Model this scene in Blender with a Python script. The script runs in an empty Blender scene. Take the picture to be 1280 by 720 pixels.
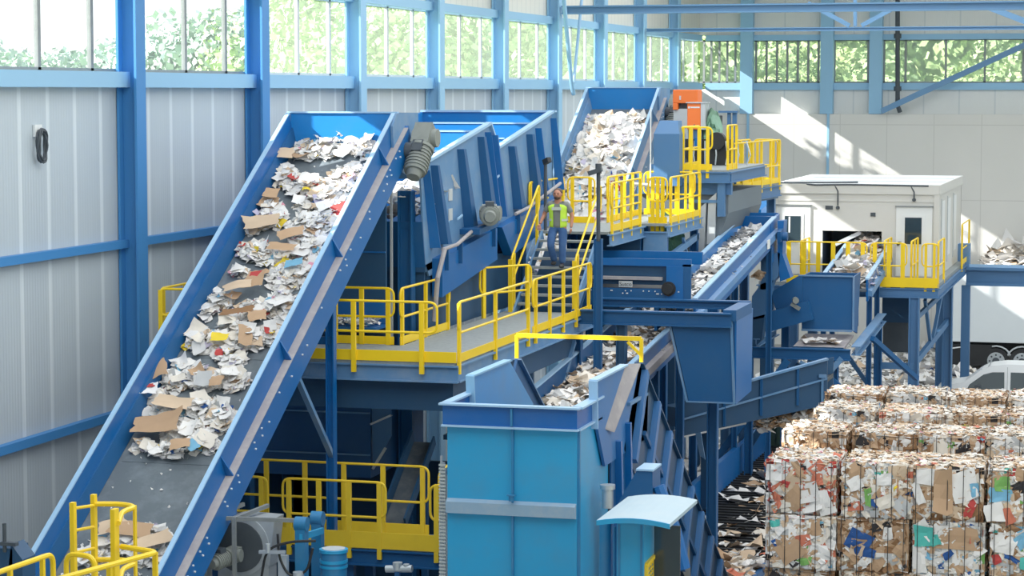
import bpy, bmesh, math, random
from mathutils import Vector, Matrix
R = random.Random(7)
V = Vector
col = bpy.context.scene.collection
scene = bpy.context.scene

# ---------------------------------------------------------------- survey helpers (pixel of the survey photo + one known coordinate -> world point)
F = 2930.0; CH = 11.0; PIT = math.atan(245 / F); YAW = math.radians(15.4)
_sp, _cp, _st, _ct = math.sin(PIT), math.cos(PIT), math.sin(YAW), math.cos(YAW)
def at(px, py, X=None, Y=None, Z=None, D=None):
    a = (px - 640) / F; b = -(py - 360) / F
    f = _cp + b * _sp; u = -_sp + b * _cp
    d = (_ct * a - _st * f, _st * a + _ct * f, u)
    t = X / d[0] if X is not None else Y / d[1] if Y is not None else (Z - CH) / d[2] if Z is not None else D
    return V((d[0] * t, d[1] * t, CH + d[2] * t))

# ---------------------------------------------------------------- materials
def lin(c):
    return tuple((x / 12.92 if x <= 0.04045 else ((x + 0.055) / 1.055) ** 2.4) for x in [v / 255 for v in c]) + (1,)
MATS = {}
def base_mat(name):
    m = bpy.data.materials.new(name); m.use_nodes = True
    nt = m.node_tree; b = nt.nodes['Principled BSDF']
    MATS[name] = m
    return m, nt, b
def N(nt, t, **k):
    n = nt.nodes.new(t)
    for a, v in k.items():
        if a.startswith('i_'):
            n.inputs[a[2:].replace('_', ' ')].default_value = v
        else: setattr(n, a, v)
    return n
def paint(name, c, rough=0.45, dirt=0.18, dirtc=(120, 130, 140), scale=1.6, metal=0.0, spec=0.4):
    m, nt, b = base_mat(name)
    tc = N(nt, 'ShaderNodeTexCoord')
    n1 = N(nt, 'ShaderNodeTexNoise'); n1.inputs['Scale'].default_value = scale; n1.inputs['Detail'].default_value = 6
    n1.inputs['Roughness'].default_value = 0.65
    nt.links.new(tc.outputs['Object'], n1.inputs['Vector'])
    r = N(nt, 'ShaderNodeMapRange'); r.inputs[1].default_value = 0.45; r.inputs[2].default_value = 0.8
    r.inputs[3].default_value = 0.0; r.inputs[4].default_value = dirt * 2
    nt.links.new(n1.outputs['Fac'], r.inputs[0])
    mx = N(nt, 'ShaderNodeMix', data_type='RGBA')
    mx.inputs[6].default_value = lin(c); mx.inputs[7].default_value = lin(dirtc)
    nt.links.new(r.outputs[0], mx.inputs[0]); nt.links.new(mx.outputs[2], b.inputs['Base Color'])
    b.inputs['Roughness'].default_value = rough; b.inputs['Metallic'].default_value = metal
    b.inputs['Specular IOR Level'].default_value = spec
    return m
BLUE = paint('blue_paint', (2, 90, 160), 0.38, 0.05)
BLUE_L = paint('light_blue_paint', (14, 114, 190), 0.4, 0.05)
BLUE_D = paint('shop_blue_paint', (12, 78, 132), 0.5, 0.08, (70, 95, 115))
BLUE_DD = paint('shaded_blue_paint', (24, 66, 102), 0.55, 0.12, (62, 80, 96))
BLUE_G = paint('dusty_hazy_blue_paint', (84, 128, 172), 0.55, 0.25, (150, 160, 170))  # dusty faces; on the far conveyor this pale blue carries depth haze
CYAN = paint('cyan_blue_paint', (30, 146, 200), 0.42, 0.14, (96, 120, 135), 1.1)
CYAN_D = paint('cyan_dark_paint', (28, 112, 164), 0.45, 0.12)
BAND = paint('deep_blue_paint', (2, 84, 160), 0.4, 0.05)
YEL = paint('yellow_paint', (246, 206, 22), 0.42, 0.1, (190, 150, 40))
YEL_D = paint('worn_yellow_paint', (238, 200, 44), 0.5, 0.1, (150, 120, 50))
STEEL_HAZE = paint('frame_blue_haze', (140, 188, 222), 0.5, 0.06, (140, 180, 210), 0.4)  # lightened blue: haze over the distant frame is put into the paint
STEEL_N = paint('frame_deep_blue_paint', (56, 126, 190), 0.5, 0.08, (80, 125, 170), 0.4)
EDGE = paint('lit_edge_paint', (150, 190, 226), 0.4, 0.1)  # bright rim highlight of the lips put into the colour
BEAM = paint('hazed_beam_paint', (96, 140, 182), 0.5, 0.06)  # roof beams paled, distance haze painted in
BLUE_HAZE = paint('hazed_blue_paint', (66, 110, 156), 0.5, 0.08, (100, 125, 150))  # blue washed out in the paint itself to suggest hazy air
GREY_HAZE = paint('hazed_grey_steel', (100, 112, 122), 0.6, 0.12, (105, 118, 128))  # grey paled likewise, depth haze mixed into the colour
DUST = paint('dusty_plate', (150, 146, 150), 0.8, 0.3, (190, 184, 180), 3)
GREY = paint('grey_metal', (132, 138, 140), 0.5, 0.2, (80, 85, 88), 3, 0.3)
GREY_D = paint('dark_grey', (62, 70, 78), 0.6, 0.2, (90, 95, 100))
GREY_L = paint('light_grey_metal', (196, 203, 208), 0.45, 0.15, (150, 156, 160), 2, 0.2)
MOTOR = paint('motor_grey', (128, 134, 130), 0.5, 0.2, (92, 98, 96), 6)
BLACK = paint('black_rubber', (30, 32, 35), 0.6, 0.1, (60, 60, 60))
ORANGE = paint('orange_paint', (250, 120, 52), 0.45, 0.06, (230, 150, 100))
GREEN = paint('green_tarp', (120, 160, 138), 0.7, 0.25, (170, 200, 185), 2.5)
CABIN = paint('cabin_panel', (206, 206, 202), 0.5, 0.05, (180, 182, 180))
WHITE = paint('white_paint', (226, 230, 232), 0.4, 0.05, (200, 205, 208))
TRAILER = paint('trailer_skin', (214, 222, 226), 0.35, 0.05, (190, 200, 205))
CAR = paint('car_paint', (226, 230, 233), 0.3, 0.03, (180, 186, 190))
DARKGLASS = paint('dark_glass', (44, 58, 66), 0.08, 0.05, (90, 110, 115), 1, 0, 0.8)
CARGLASS = paint('car_glass', (52, 66, 72), 0.15, 0.05, (80, 100, 105), 1, 0, 0.25)
GRATE = paint('grating', (142, 150, 152), 0.6, 0.3, (100, 108, 112), 8, 0.3)
SKIN = paint('skin', (178, 122, 98), 0.55, 0.1, (150, 95, 78), 8)
HAIR = paint('brown_hair', (70, 48, 36), 0.6, 0.2, (95, 68, 50), 20)
SHIRT = paint('grey_tshirt', (118, 122, 118), 0.85, 0.2, (92, 96, 92), 6)
VEST = paint('hi_vis_vest', (196, 240, 70), 0.7, 0.12, (160, 205, 60), 6)
REFL = paint('reflective_tape', (196, 202, 190), 0.3, 0.1)
JEANS = paint('blue_jeans', (52, 88, 140), 0.85, 0.25, (84, 118, 164), 5)
SHOE = paint('dark_shoe', (40, 38, 38), 0.6, 0.1)
SILVER = paint('zinc', (190, 198, 204), 0.35, 0.2, (140, 146, 150), 4, 0.5)
WOODB = paint('beige_board', (170, 156, 136), 0.8, 0.25, (130, 120, 105), 2)

def wallpanel(name, c1, seamc, axis, period, w, c2):
    m, nt, b = base_mat(name)
    tc = N(nt, 'ShaderNodeTexCoord'); sx = N(nt, 'ShaderNodeSeparateXYZ')
    nt.links.new(tc.outputs['Object'], sx.inputs[0])
    mod = N(nt, 'ShaderNodeMath', operation='PINGPONG'); mod.inputs[1].default_value = period / 2
    nt.links.new(sx.outputs[axis], mod.inputs[0])
    lt = N(nt, 'ShaderNodeMapRange'); lt.inputs[1].default_value = w * 0.5; lt.inputs[2].default_value = w
    lt.inputs[3].default_value = 0.75; lt.inputs[4].default_value = 0
    nt.links.new(mod.outputs[0], lt.inputs[0])
    n1 = N(nt, 'ShaderNodeTexNoise'); n1.inputs['Scale'].default_value = 0.35; n1.inputs['Detail'].default_value = 3
    mp = N(nt, 'ShaderNodeMapping'); mp.inputs['Scale'].default_value = (3, 3, 0.4)
    nt.links.new(tc.outputs['Object'], mp.inputs[0]); nt.links.new(mp.outputs[0], n1.inputs['Vector'])
    m1 = N(nt, 'ShaderNodeMix', data_type='RGBA'); m1.inputs[6].default_value = lin(c1); m1.inputs[7].default_value = lin(c2)
    nt.links.new(n1.outputs['Fac'], m1.inputs[0])
    m2 = N(nt, 'ShaderNodeMix', data_type='RGBA'); m2.inputs[7].default_value = lin(seamc)
    nt.links.new(lt.outputs[0], m2.inputs[0]); nt.links.new(m1.outputs[2], m2.inputs[6])
    nt.links.new(m2.outputs[2], b.inputs['Base Color'])
    wv = N(nt, 'ShaderNodeTexWave', wave_type='BANDS', bands_direction='XYZ'[axis]); wv.inputs['Scale'].default_value = 3.0
    nt.links.new(tc.outputs['Object'], wv.inputs['Vector'])
    bp = N(nt, 'ShaderNodeBump'); bp.inputs['Strength'].default_value = 0.12; bp.inputs['Distance'].default_value = 0.02
    nt.links.new(wv.outputs['Fac'], bp.inputs['Height']); nt.links.new(bp.outputs[0], b.inputs['Normal'])
    b.inputs['Roughness'].default_value = 0.42; b.inputs['Specular IOR Level'].default_value = 0.5
    return m
PANEL_L = wallpanel('wall_panel_left', (184, 196, 204), (214, 224, 230), 1, 1.107, 0.09, (172, 184, 194))
PANEL_B = wallpanel('wall_panel_back', (214, 218, 218), (190, 198, 202), 0, 1.5, 0.04, (222, 224, 222))
PANEL_T = wallpanel('wall_panel_top', (226, 224, 214), (206, 206, 200), 1, 0.55, 0.05, (220, 219, 210))

def concrete(name, c1, c2, scale=0.6, rough=0.8, joints=None):
    m, nt, b = base_mat(name)
    tc = N(nt, 'ShaderNodeTexCoord')
    n1 = N(nt, 'ShaderNodeTexNoise'); n1.inputs['Scale'].default_value = scale; n1.inputs['Detail'].default_value = 8
    nt.links.new(tc.outputs['Object'], n1.inputs['Vector'])
    mx = N(nt, 'ShaderNodeMix', data_type='RGBA'); mx.inputs[6].default_value = lin(c1); mx.inputs[7].default_value = lin(c2)
    nt.links.new(n1.outputs['Fac'], mx.inputs[0])
    out = mx.outputs[2]
    if joints:
        br = N(nt, 'ShaderNodeTexBrick'); br.offset = 0.0
        br.inputs['Scale'].default_value = 1; br.inputs['Mortar Size'].default_value = 0.02
        br.inputs['Brick Width'].default_value = joints[0]; br.inputs['Row Height'].default_value = joints[1]
        mp = N(nt, 'ShaderNodeMapping'); mp.inputs['Rotation'].default_value = (math.radians(-90), 0, 0)
        nt.links.new(tc.outputs['Object'], mp.inputs[0]); nt.links.new(mp.outputs[0], br.inputs['Vector'])
        m2 = N(nt, 'ShaderNodeMix', data_type='RGBA'); m2.inputs[7].default_value = lin([v * 0.9 for v in c1])
        nt.links.new(br.outputs['Fac'], m2.inputs[0]); nt.links.new(out, m2.inputs[6]); out = m2.outputs[2]
    nt.links.new(out, b.inputs['Base Color']); b.inputs['Roughness'].default_value = rough
    return m
CONC = concrete('concrete_wall', (222, 221, 216), (208, 208, 204), 0.5, 0.85, (2.0, 3.2))
FLOORM = concrete('concrete_floor', (168, 166, 162), (140, 140, 138), 0.7, 0.7)
GRASS = concrete('outside_ground', (150, 170, 120), (120, 146, 96), 0.2)
CEIL = concrete('ceiling_sheet', (214, 216, 216), (204, 208, 210), 0.3)
BELT = paint('rubber_belt', (92, 102, 110), 0.42, 0.3, (140, 150, 158), 2.2, 0, 0.5)
BELT_D = paint('dark_belt', (42, 46, 50), 0.5, 0.2, (90, 94, 98), 2)

def glass(name, milk, tint):
    m, nt, b = base_mat(name)
    nt.nodes.remove(b); out = nt.nodes['Material Output']
    tr = N(nt, 'ShaderNodeBsdfTransparent'); tr.inputs[0].default_value = (0.97, 0.985, 0.99, 1)
    tl = N(nt, 'ShaderNodeBsdfTranslucent'); tl.inputs[0].default_value = lin(tint)
    gl = N(nt, 'ShaderNodeBsdfGlossy'); gl.inputs['Roughness'].default_value = 0.15
    a = N(nt, 'ShaderNodeMixShader'); a.inputs[0].default_value = milk
    nt.links.new(tr.outputs[0], a.inputs[1]); nt.links.new(tl.outputs[0], a.inputs[2])
    c = N(nt, 'ShaderNodeMixShader'); c.inputs[0].default_value = 0.04
    nt.links.new(a.outputs[0], c.inputs[1]); nt.links.new(gl.outputs[0], c.inputs[2])
    nt.links.new(c.outputs[0], out.inputs['Surface'])
    return m
GLASS = glass('clear_glass', 0.05, (200, 210, 215))
GLASS_M = glass('milky_glass', 0.34, (138, 154, 138))
GLASS_B = glass('back_glass', 0.4, (205, 222, 206))

def paperm(name, c, rough=0.8, var=0.1):
    m, nt, b = base_mat(name)
    oi = N(nt, 'ShaderNodeObjectInfo'); tc = N(nt, 'ShaderNodeTexCoord')
    n1 = N(nt, 'ShaderNodeTexNoise'); n1.inputs['Scale'].default_value = 5; n1.inputs['Detail'].default_value = 4
    nt.links.new(tc.outputs['Object'], n1.inputs['Vector'])
    ad = N(nt, 'ShaderNodeMath', operation='ADD'); nt.links.new(oi.outputs['Random'], ad.inputs[0]); nt.links.new(n1.outputs['Fac'], ad.inputs[1])
    r = N(nt, 'ShaderNodeMapRange'); r.inputs[1].default_value = 0.3; r.inputs[2].default_value = 1.6; r.inputs[3].default_value = 1 - var * 2; r.inputs[4].default_value = 1.0
    nt.links.new(ad.outputs[0], r.inputs[0])
    mx = N(nt, 'ShaderNodeMix', data_type='RGBA', blend_type='MULTIPLY'); mx.inputs[0].default_value = 1
    mx.inputs[6].default_value = lin(c)
    nt.links.new(r.outputs[0], mx.inputs[7]); nt.links.new(mx.outputs[2], b.inputs['Base Color'])
    b.inputs['Roughness'].default_value = rough; b.inputs['Specular IOR Level'].default_value = 0.2
    return m
P_W = paperm('white_paper', (240, 238, 236)); P_W2 = paperm('cream_paper', (232, 224, 212)); P_G = paperm('grey_paper', (190, 192, 194))
P_B = paperm('brown_cardboard', (190, 156, 124)); P_B2 = paperm('dark_cardboard', (150, 112, 80)); P_R = paperm('red_print', (188, 70, 68)); P_R2 = paperm('orange_print', (206, 118, 94))
P_BL = paperm('blue_print', (44, 84, 150)); P_LB = paperm('light_blue_print', (120, 180, 214)); P_Y = paperm('yellow_print', (238, 208, 60))
P_GR = paperm('green_print', (118, 172, 92)); P_T = paperm('teal_print', (84, 188, 178)); P_P = paperm('pink_print', (222, 150, 170)); P_K = paperm('black_scrap', (50, 48, 50))
P_TAN = paperm('pale_tan_paper', (214, 188, 160)); P_V = paperm('lilac_paper', (196, 190, 216))
PAPERS = [P_W, P_W2, P_G, P_B, P_B2, P_R, P_R2, P_BL, P_LB, P_Y, P_GR, P_T, P_P, P_K, P_TAN, P_V]

def leafm(name, c1, c2):
    m, nt, b = base_mat(name)
    tc = N(nt, 'ShaderNodeTexCoord'); n1 = N(nt, 'ShaderNodeTexNoise'); n1.inputs['Scale'].default_value = 0.9; n1.inputs['Detail'].default_value = 3
    nt.links.new(tc.outputs['Object'], n1.inputs['Vector'])
    r = N(nt, 'ShaderNodeMapRange'); r.inputs[1].default_value = 0.35; r.inputs[2].default_value = 0.65
    nt.links.new(n1.outputs['Fac'], r.inputs[0])
    mx = N(nt, 'ShaderNodeMix', data_type='RGBA'); mx.inputs[6].default_value = lin(c1); mx.inputs[7].default_value = lin(c2)
    nt.links.new(r.outputs[0], mx.inputs[0]); nt.links.new(mx.outputs[2], b.inputs['Base Color'])
    b.inputs['Roughness'].default_value = 0.8
    return m
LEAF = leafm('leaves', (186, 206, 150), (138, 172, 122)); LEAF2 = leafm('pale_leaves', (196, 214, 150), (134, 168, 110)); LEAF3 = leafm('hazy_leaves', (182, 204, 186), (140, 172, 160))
BARK = paint('bark', (110, 95, 80), 0.9, 0.3)

# ---------------------------------------------------------------- mesh builder
class MB:
    def __init__(s): s.v = []; s.f = []; s.m = []; s.sm = []
    def add(s, vs, fs, mi=0, smooth=False):
        o = len(s.v); s.v += [V(v) for v in vs]
        for f in fs: s.f.append([i + o for i in f]); s.m.append(mi); s.sm.append(smooth)
        return s
    def hexa(s, p, mi=0):  # 8 points: bottom ring 0-3, top ring 4-7
        return s.add(p, [(0, 3, 2, 1), (4, 5, 6, 7), (0, 1, 5, 4), (1, 2, 6, 5), (2, 3, 7, 6), (3, 0, 4, 7)], mi)
    def box(s, x0, x1, y0, y1, z0, z1, mi=0):
        return s.hexa([(x0, y0, z0), (x1, y0, z0), (x1, y1, z0), (x0, y1, z0), (x0, y0, z1), (x1, y0, z1), (x1, y1, z1), (x0, y1, z1)], mi)
    def bar(s, p, q, w, h, up=(0, 0, 1), mi=0, du=0, dw=0):  # beam from p to q, w sideways, h along up
        p, q = V(p), V(q); t = (q - p).normalized(); up = V(up)
        if abs(t.dot(up.normalized())) > 0.98: up = V((0, 1, 0)) if abs(t.y) < 0.9 else V((1, 0, 0))
        sd = t.cross(up).normalized(); u = sd.cross(t).normalized()
        o = u * du + sd * dw; p = p + o; q = q + o
        a = sd * (w / 2); b = u * (h / 2)
        return s.hexa([p - a - b, p + a - b, q + a - b, q - a - b, p - a + b, p + a + b, q + a + b, q - a + b], mi)
    def ibeam(s, p, q, w, h, up=(0, 0, 1), t=0.03, mi=0):
        s.bar(p, q, t, h - 2 * t, up, mi); s.bar(p, q, w, t, up, mi, du=h / 2 - t / 2); s.bar(p, q, w, t, up, mi, du=-h / 2 + t / 2); return s
    def prism(s, poly, ext, mi=0):
        poly = [V(p) for p in poly]; ext = V(ext); n = len(poly)
        vs = poly + [p + ext for p in poly]
        fs = [tuple(reversed(range(n))), tuple(range(n, 2 * n))] + [(i, (i + 1) % n, n + (i + 1) % n, n + i) for i in range(n)]
        return s.add(vs, fs, mi)
    def ring(s, c, t, up, r, n):
        t = t.normalized(); sd = t.cross(up)
        if sd.length < 1e-4: sd = t.cross(V((1, 0, 0.01)))
        sd.normalize(); u = sd.cross(t)
        return [c + sd * (r * math.cos(2 * math.pi * k / n)) + u * (r * math.sin(2 * math.pi * k / n)) for k in range(n)]
    def tube(s, pts, r, n=8, closed=False, mi=0, cap=True):
        pts = [V(p) for p in pts]; m = len(pts); vs = []; fs = []
        up = V((0, 0, 1))
        for i, p in enumerate(pts):
            a = pts[(i - 1) % m] if (closed or i > 0) else p; b = pts[(i + 1) % m] if (closed or i < m - 1) else p
            t = (b - a); rr = r[i] if isinstance(r, (list, tuple)) else r
            tt = t.normalized()
            if i == 0: sd = tt.cross(V((0.13, 0.31, 0.94)) if abs(tt.z) < 0.9 else V((1, 0.2, 0))).normalized()
            else:
                sd = (psd - tt * psd.dot(tt)).normalized()
            psd = sd; u = sd.cross(tt)
            vs += [p + sd * (rr * math.cos(2 * math.pi * k / n)) + u * (rr * math.sin(2 * math.pi * k / n)) for k in range(n)]
        for i in range(m if closed else m - 1):
            j = (i + 1) % m
            for k in range(n): fs.append((i * n + k, i * n + (k + 1) % n, j * n + (k + 1) % n, j * n + k))
        if not closed and cap: fs += [tuple(reversed(range(n))), tuple(range((m - 1) * n, m * n))]
        return s.add(vs, fs, mi, True)
    def cyl(s, p, q, r0, r1=None, n=20, mi=0):
        r1 = r0 if r1 is None else r1
        return s.tube([p, q], [r0, r1], n, mi=mi)
    def quad(s, a, b, c, d, mi=0): return s.add([a, b, c, d], [(0, 1, 2, 3)], mi)
    def build(s, name, mat, parent=None, kind=None, bevel=0, label=None):
        me = bpy.data.meshes.new(name)
        off = V((0, 0, 0)); p = parent
        while p is not None: off += p.location; p = p.parent
        if parent is None and s.v:
            c = sum(s.v, V()) / len(s.v); zz = min(v.z for v in s.v); off = V((c.x, c.y, zz))
        me.from_pydata([v - off for v in s.v], [], s.f)
        mats = mat if isinstance(mat, (list, tuple)) else [mat]
        for m in mats: me.materials.append(m)
        me.polygons.foreach_set('material_index', [min(i, len(mats) - 1) for i in s.m])
        me.polygons.foreach_set('use_smooth', s.sm)
        me.update()
        if any(s.sm):
            try: me.set_sharp_from_angle(angle=math.radians(40))
            except Exception: pass
        o = bpy.data.objects.new(name, me); col.objects.link(o)
        if parent is not None: o.parent = parent
        else: o.location = off
        if kind: o['kind'] = kind
        if label: o['label'] = label
        if bevel:
            bv = o.modifiers.new('bevel', 'BEVEL'); bv.width = bevel; bv.segments = 2; bv.limit_method = 'ANGLE'
        return o
def struct(mb, name, mat): 
    o = mb.build(name, mat); o['kind'] = 'structure'; return o
def thing(name, label, cat, loc=(0, 0, 0), group=None):
    o = bpy.data.objects.new(name, None); col.objects.link(o); o.location = loc; o.empty_display_size = 0.2
    o['label'] = label; o['category'] = cat
    if group: o['group'] = group
    return o
def tag(o, label, cat, group=None, kind=None):
    o['label'] = label; o['category'] = cat
    if group: o['group'] = group
    if kind: o['kind'] = kind
    return o
def roundpath(pts, r, n=5, closed=True):
    pts = [V(p) for p in pts]; out = []; m = len(pts)
    for i, p in enumerate(pts):
        if not closed and i in (0, m - 1): out.append(p); continue
        a = (pts[(i - 1) % m] - p); b = (pts[(i + 1) % m] - p)
        rr = min(r, a.length * 0.45, b.length * 0.45)
        A = p + a.normalized() * rr; B = p + b.normalized() * rr
        for k in range(n + 1):
            t = k / n; out.append(A * (1 - t) ** 2 + p * 2 * t * (1 - t) + B * t * t)
    return out
def guardrail(parent, p, q, posts=3, h=1.12, toe=True, mat=None, low=0.55, drop=0.22, pw=0.085, r=0.024, inset=0.12, th=0.16):
    mat = mat or YEL
    p, q = V(p), V(q); up = V((0, 0, 1)); d = (q - p).normalized(); L = (q - p).length
    g = MB().tube(roundpath([p + up * low, q + up * low, q + up * h, p + up * h], 0.16), r, 8, True).build('guardrail', mat, parent)
    for k in range(posts):
        t = (inset + (L - 2 * inset) * k / max(1, posts - 1)) if posts > 1 else L / 2
        b = p + d * t
        sd = V((d.x, d.y, 0)).normalized(); nn = V((-sd.y, sd.x, 0))
        mb = MB(); mb.bar(b - up * drop, b + up * (h - 0.02), 0.06, pw, nn.cross(up) if False else sd)
        mb.build('post', mat, g)
    if toe:
        mb = MB(); mb.bar(p + up * (th / 2), q + up * (th / 2), 0.02, th); mb.build('toe_board', mat, g)
    return g
def motor(parent, p, d, s=1.0, mat=None, name='drive_motor'):
    """gear motor: body along d from p"""
    mat = mat or MOTOR; p = V(p); d = V(d).normalized()
    mb = MB()
    mb.cyl(p, p + d * 0.5 * s, 0.2 * s, 0.2 * s, 16); mb.cyl(p + d * 0.5 * s, p + d * 0.62 * s, 0.15 * s, 0.12 * s, 14)
    for k in range(6): mb.cyl(p + d * (0.06 + 0.07 * k) * s, p + d * (0.085 + 0.07 * k) * s, 0.225 * s, 0.225 * s, 16)
    o = mb.build(name, mat, parent)
    g = MB(); g.cyl(p - d * 0.06 * s, p, 0.24 * s, 0.24 * s, 16); g.bar(p - d * 0.5 * s, p - d * 0.06 * s, 0.34 * s, 0.38 * s)
    g.cyl(p - d * 0.28 * s + V((-.2, 0, 0)) * s, p - d * 0.28 * s + V((.26, 0, 0)) * s, 0.17 * s, 0.17 * s, 14)
    g.build('gearbox', mat, o)
    t = MB(); t.bar(p + d * 0.12 * s + V((0, 0, .25)) * s, p + d * 0.36 * s + V((0, 0, .25)) * s, 0.2 * s, 0.14 * s); t.build('terminal_box', GREY_D, o)
    return o
def text(parent, body, loc, size, rot, mat, name='lettering', ext=0.004):
    cu = bpy.data.curves.new(name, 'FONT'); cu.body = body; cu.size = size; cu.extrude = ext; cu.align_x = 'CENTER'; cu.align_y = 'CENTER'
    tmp = bpy.data.objects.new(name, cu); col.objects.link(tmp)
    me = bpy.data.meshes.new_from_object(tmp.evaluated_get(bpy.context.evaluated_depsgraph_get()))
    bpy.data.objects.remove(tmp)
    o = bpy.data.objects.new(name, me); me.materials.clear(); me.materials.append(mat); col.objects.link(o)
    off = V((0, 0, 0)); p = parent
    while p is not None: off += p.location; p = p.parent
    o.parent = parent; o.location = V(loc) - off; o.rotation_euler = rot
    return o
# ================================================================ THE HALL
WX, WY = -19.5, 101.8
CY = [42.1 + 6.63 * k for k in range(-8, 9)]
SILL, HEAD = 11.4, 13.25
struct(MB().box(-19.75, 45, -15, WY + .3, -0.3, 0), 'floor', FLOORM)
struct(MB().box(-260, 260, -60, 330, -0.9, -0.35), 'trim_1', GRASS)
struct(MB().box(WX - .2, WX, -15, WY, 0, SILL - .28).box(WX - .2, WX, -15, WY, HEAD + .22, 17, 1).box(WX - .2, WX, -15, 35.4, SILL - .28, HEAD + .22), 'wall_left', [PANEL_L, PANEL_T])  # unseen near bays closed solid to keep sun off the foreground
struct(MB().box(WX, 45, WY - .45, WY + .2, 0, 10.05).box(WX, 45, WY, WY + .2, 10.05, SILL - .28, 1).box(WX, 45, WY, WY + .2, HEAD + .22, 17, 1), 'wall_back', [CONC, PANEL_B])
struct(MB().box(-19.8, 45, -15, WY + .3, 17, 17.2), 'ceiling', CEIL)
tn = 2
# long horizontal rails of the left wall
for (z, h, d, m) in ((11.24, .3, .22, STEEL_HAZE), (HEAD + .1, .24, .2, STEEL_HAZE), (8.05, .16, .16, STEEL_N), (4.75, .16, .16, STEEL_N)):
    struct(MB().box(WX + .01, WX + d, -15, WY - .46, z - h / 2, z + h / 2), 'trim_%d' % tn, m); tn += 1
for (z, h, d) in ((11.24, .3, .22), (HEAD + .1, .24, .2)):
    struct(MB().box(WX + .3, 45, WY - .2, WY - .01, z - h / 2, z + h / 2), 'trim_%d' % tn, STEEL_HAZE); tn += 1
def colmat(k): return STEEL_N if k < 1 else STEEL_HAZE
def gradpaint():
    m, nt, b = base_mat('column_paint')
    return m
for i, y in enumerate(CY):
    if y < 20: continue
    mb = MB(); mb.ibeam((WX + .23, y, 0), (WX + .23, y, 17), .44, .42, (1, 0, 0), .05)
    struct(mb, 'trim_%d' % tn, STEEL_N if i < 10 else STEEL_HAZE); tn += 1  # distant columns get the blue with haze in its colour
for x in (-17.35, -13.86, -11.76, -3.0, 3.5, 10.0, 17.0):
    wz = 0 if x < -13 else 10.05
    mb = MB(); mb.box(x - .27, x + .27, WY - .5, WY - .02, 10.06, 17); mb.bar((x + .1, WY - .5, 1), (x + .1, WY - .5, 10.06), .1, .1)if wz == 0 else None
    struct(mb, 'trim_%d' % tn, STEEL_HAZE); tn += 1
# windows
wn = 1
for i, y0 in enumerate(CY):
    if y0 < 35: continue
    y1 = min(y0 + 6.63, WY - .1)
    mb = MB()
    for o in (1.1, 3.27, 5.45): mb.box(WX - .1, WX - .02, y0 + o - .06, y0 + o + .06, SILL, HEAD) if y0 + o < y1 else None
    mb.box(WX - .1, WX - .02, y0, y1, SILL - .02, SILL + .05); mb.box(WX - .1, WX - .02, y0, y1, HEAD - .06, HEAD)
    w = struct(mb, 'window_%d' % wn, GREY_L if i > 8 else GREY); wn += 1
    MB().quad((WX - .06, y0, SILL), (WX - .06, y1, SILL), (WX - .06, y1, HEAD), (WX - .06, y0, HEAD)).build('glass_pane', GLASS if i < 9 else GLASS_M, w)
bx = [WX, -17.35, -13.86, -11.76, -3.0, 3.5, 10, 17, 30]
mx = [-19.31, -18.99, -18.63, -18.28, -17.92, -17.01, -16.55, -16.09, -15.64, -15.18, -14.73, -14.28, -13.59, -12.14, -11.46, -10.54, -8.84, -7.2, -5.6, -4, -2, 0, 2, 4.5, 6.5, 8.5, 12, 14, 16, 20, 24, 28]
for a, b in zip(bx[:-1], bx[1:]):
    mb = MB()
    for x in mx:
        if a < x < b: mb.box(x - .045, x + .045, WY + .02, WY + .1, SILL, HEAD)
    mb.box(a, b, WY + .02, WY + .1, SILL - .02, SILL + .05); mb.box(a, b, WY + .02, WY + .1, HEAD - .06, HEAD)
    w = struct(mb, 'window_%d' % wn, GREY); wn += 1
    MB().quad((a, WY + .06, SILL), (b, WY + .06, SILL), (b, WY + .06, HEAD), (a, WY + .06, HEAD)).build('glass_pane', GLASS_B, w)
# roof beams and braces
def A(p, **k): return at(p[0], p[1], **k)
struct(MB().ibeam((-19.0, 75.2, 13.68), (30, 75.2, 13.72), .3, .28, t=.05), 'trim_%d' % tn, BEAM); tn += 1
struct(MB().ibeam((-19.0, 88.4, 13.35), (30, 88.4, 13.35), .2, .14, t=.03), 'trim_%d' % tn, BEAM); tn += 1
for p, q, w in (((1010, 4), (1062, 32), .16), ((1077, 32), (1125, 6), .16), ((1069, -20), (1069, 33), .16), ((1225, 5), (1285, 28), .22)):
    struct(MB().bar(A(p, Y=88.4), A(q, Y=88.4), .12, w), 'trim_%d' % tn, BEAM); tn += 1
struct(MB().bar(A((1102, 139), Y=WY - .9), A((1290, 52), Y=WY - .9), .16, .24), 'trim_%d' % tn, BEAM); tn += 1
struct(MB().tube([A((703, -20), X=-18.6), A((714, 100), X=-18.6), A((717, 118), X=-18.6)], .07), 'trim_%d' % tn, STEEL_HAZE); tn += 1
struct(MB().tube([A((729, -20), X=-18.6), A((717, 104), X=-18.6)], .05), 'trim_%d' % tn, EDGE); tn += 1
dp = MB().tube([A((1122, -40), Y=WY - .8), A((1122, 132), Y=WY - .8), A((1125, 140), Y=WY - .7)], .1, 10)
for yy in (42, 108): dp.cyl(A((1122, yy), Y=WY - .8), A((1122, yy + 6), Y=WY - .8), .16)
tag(dp.build('drain_pipe', GREY_D), 'dark grey rain pipe running down the rear wall past the window strip', 'pipe')
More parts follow.
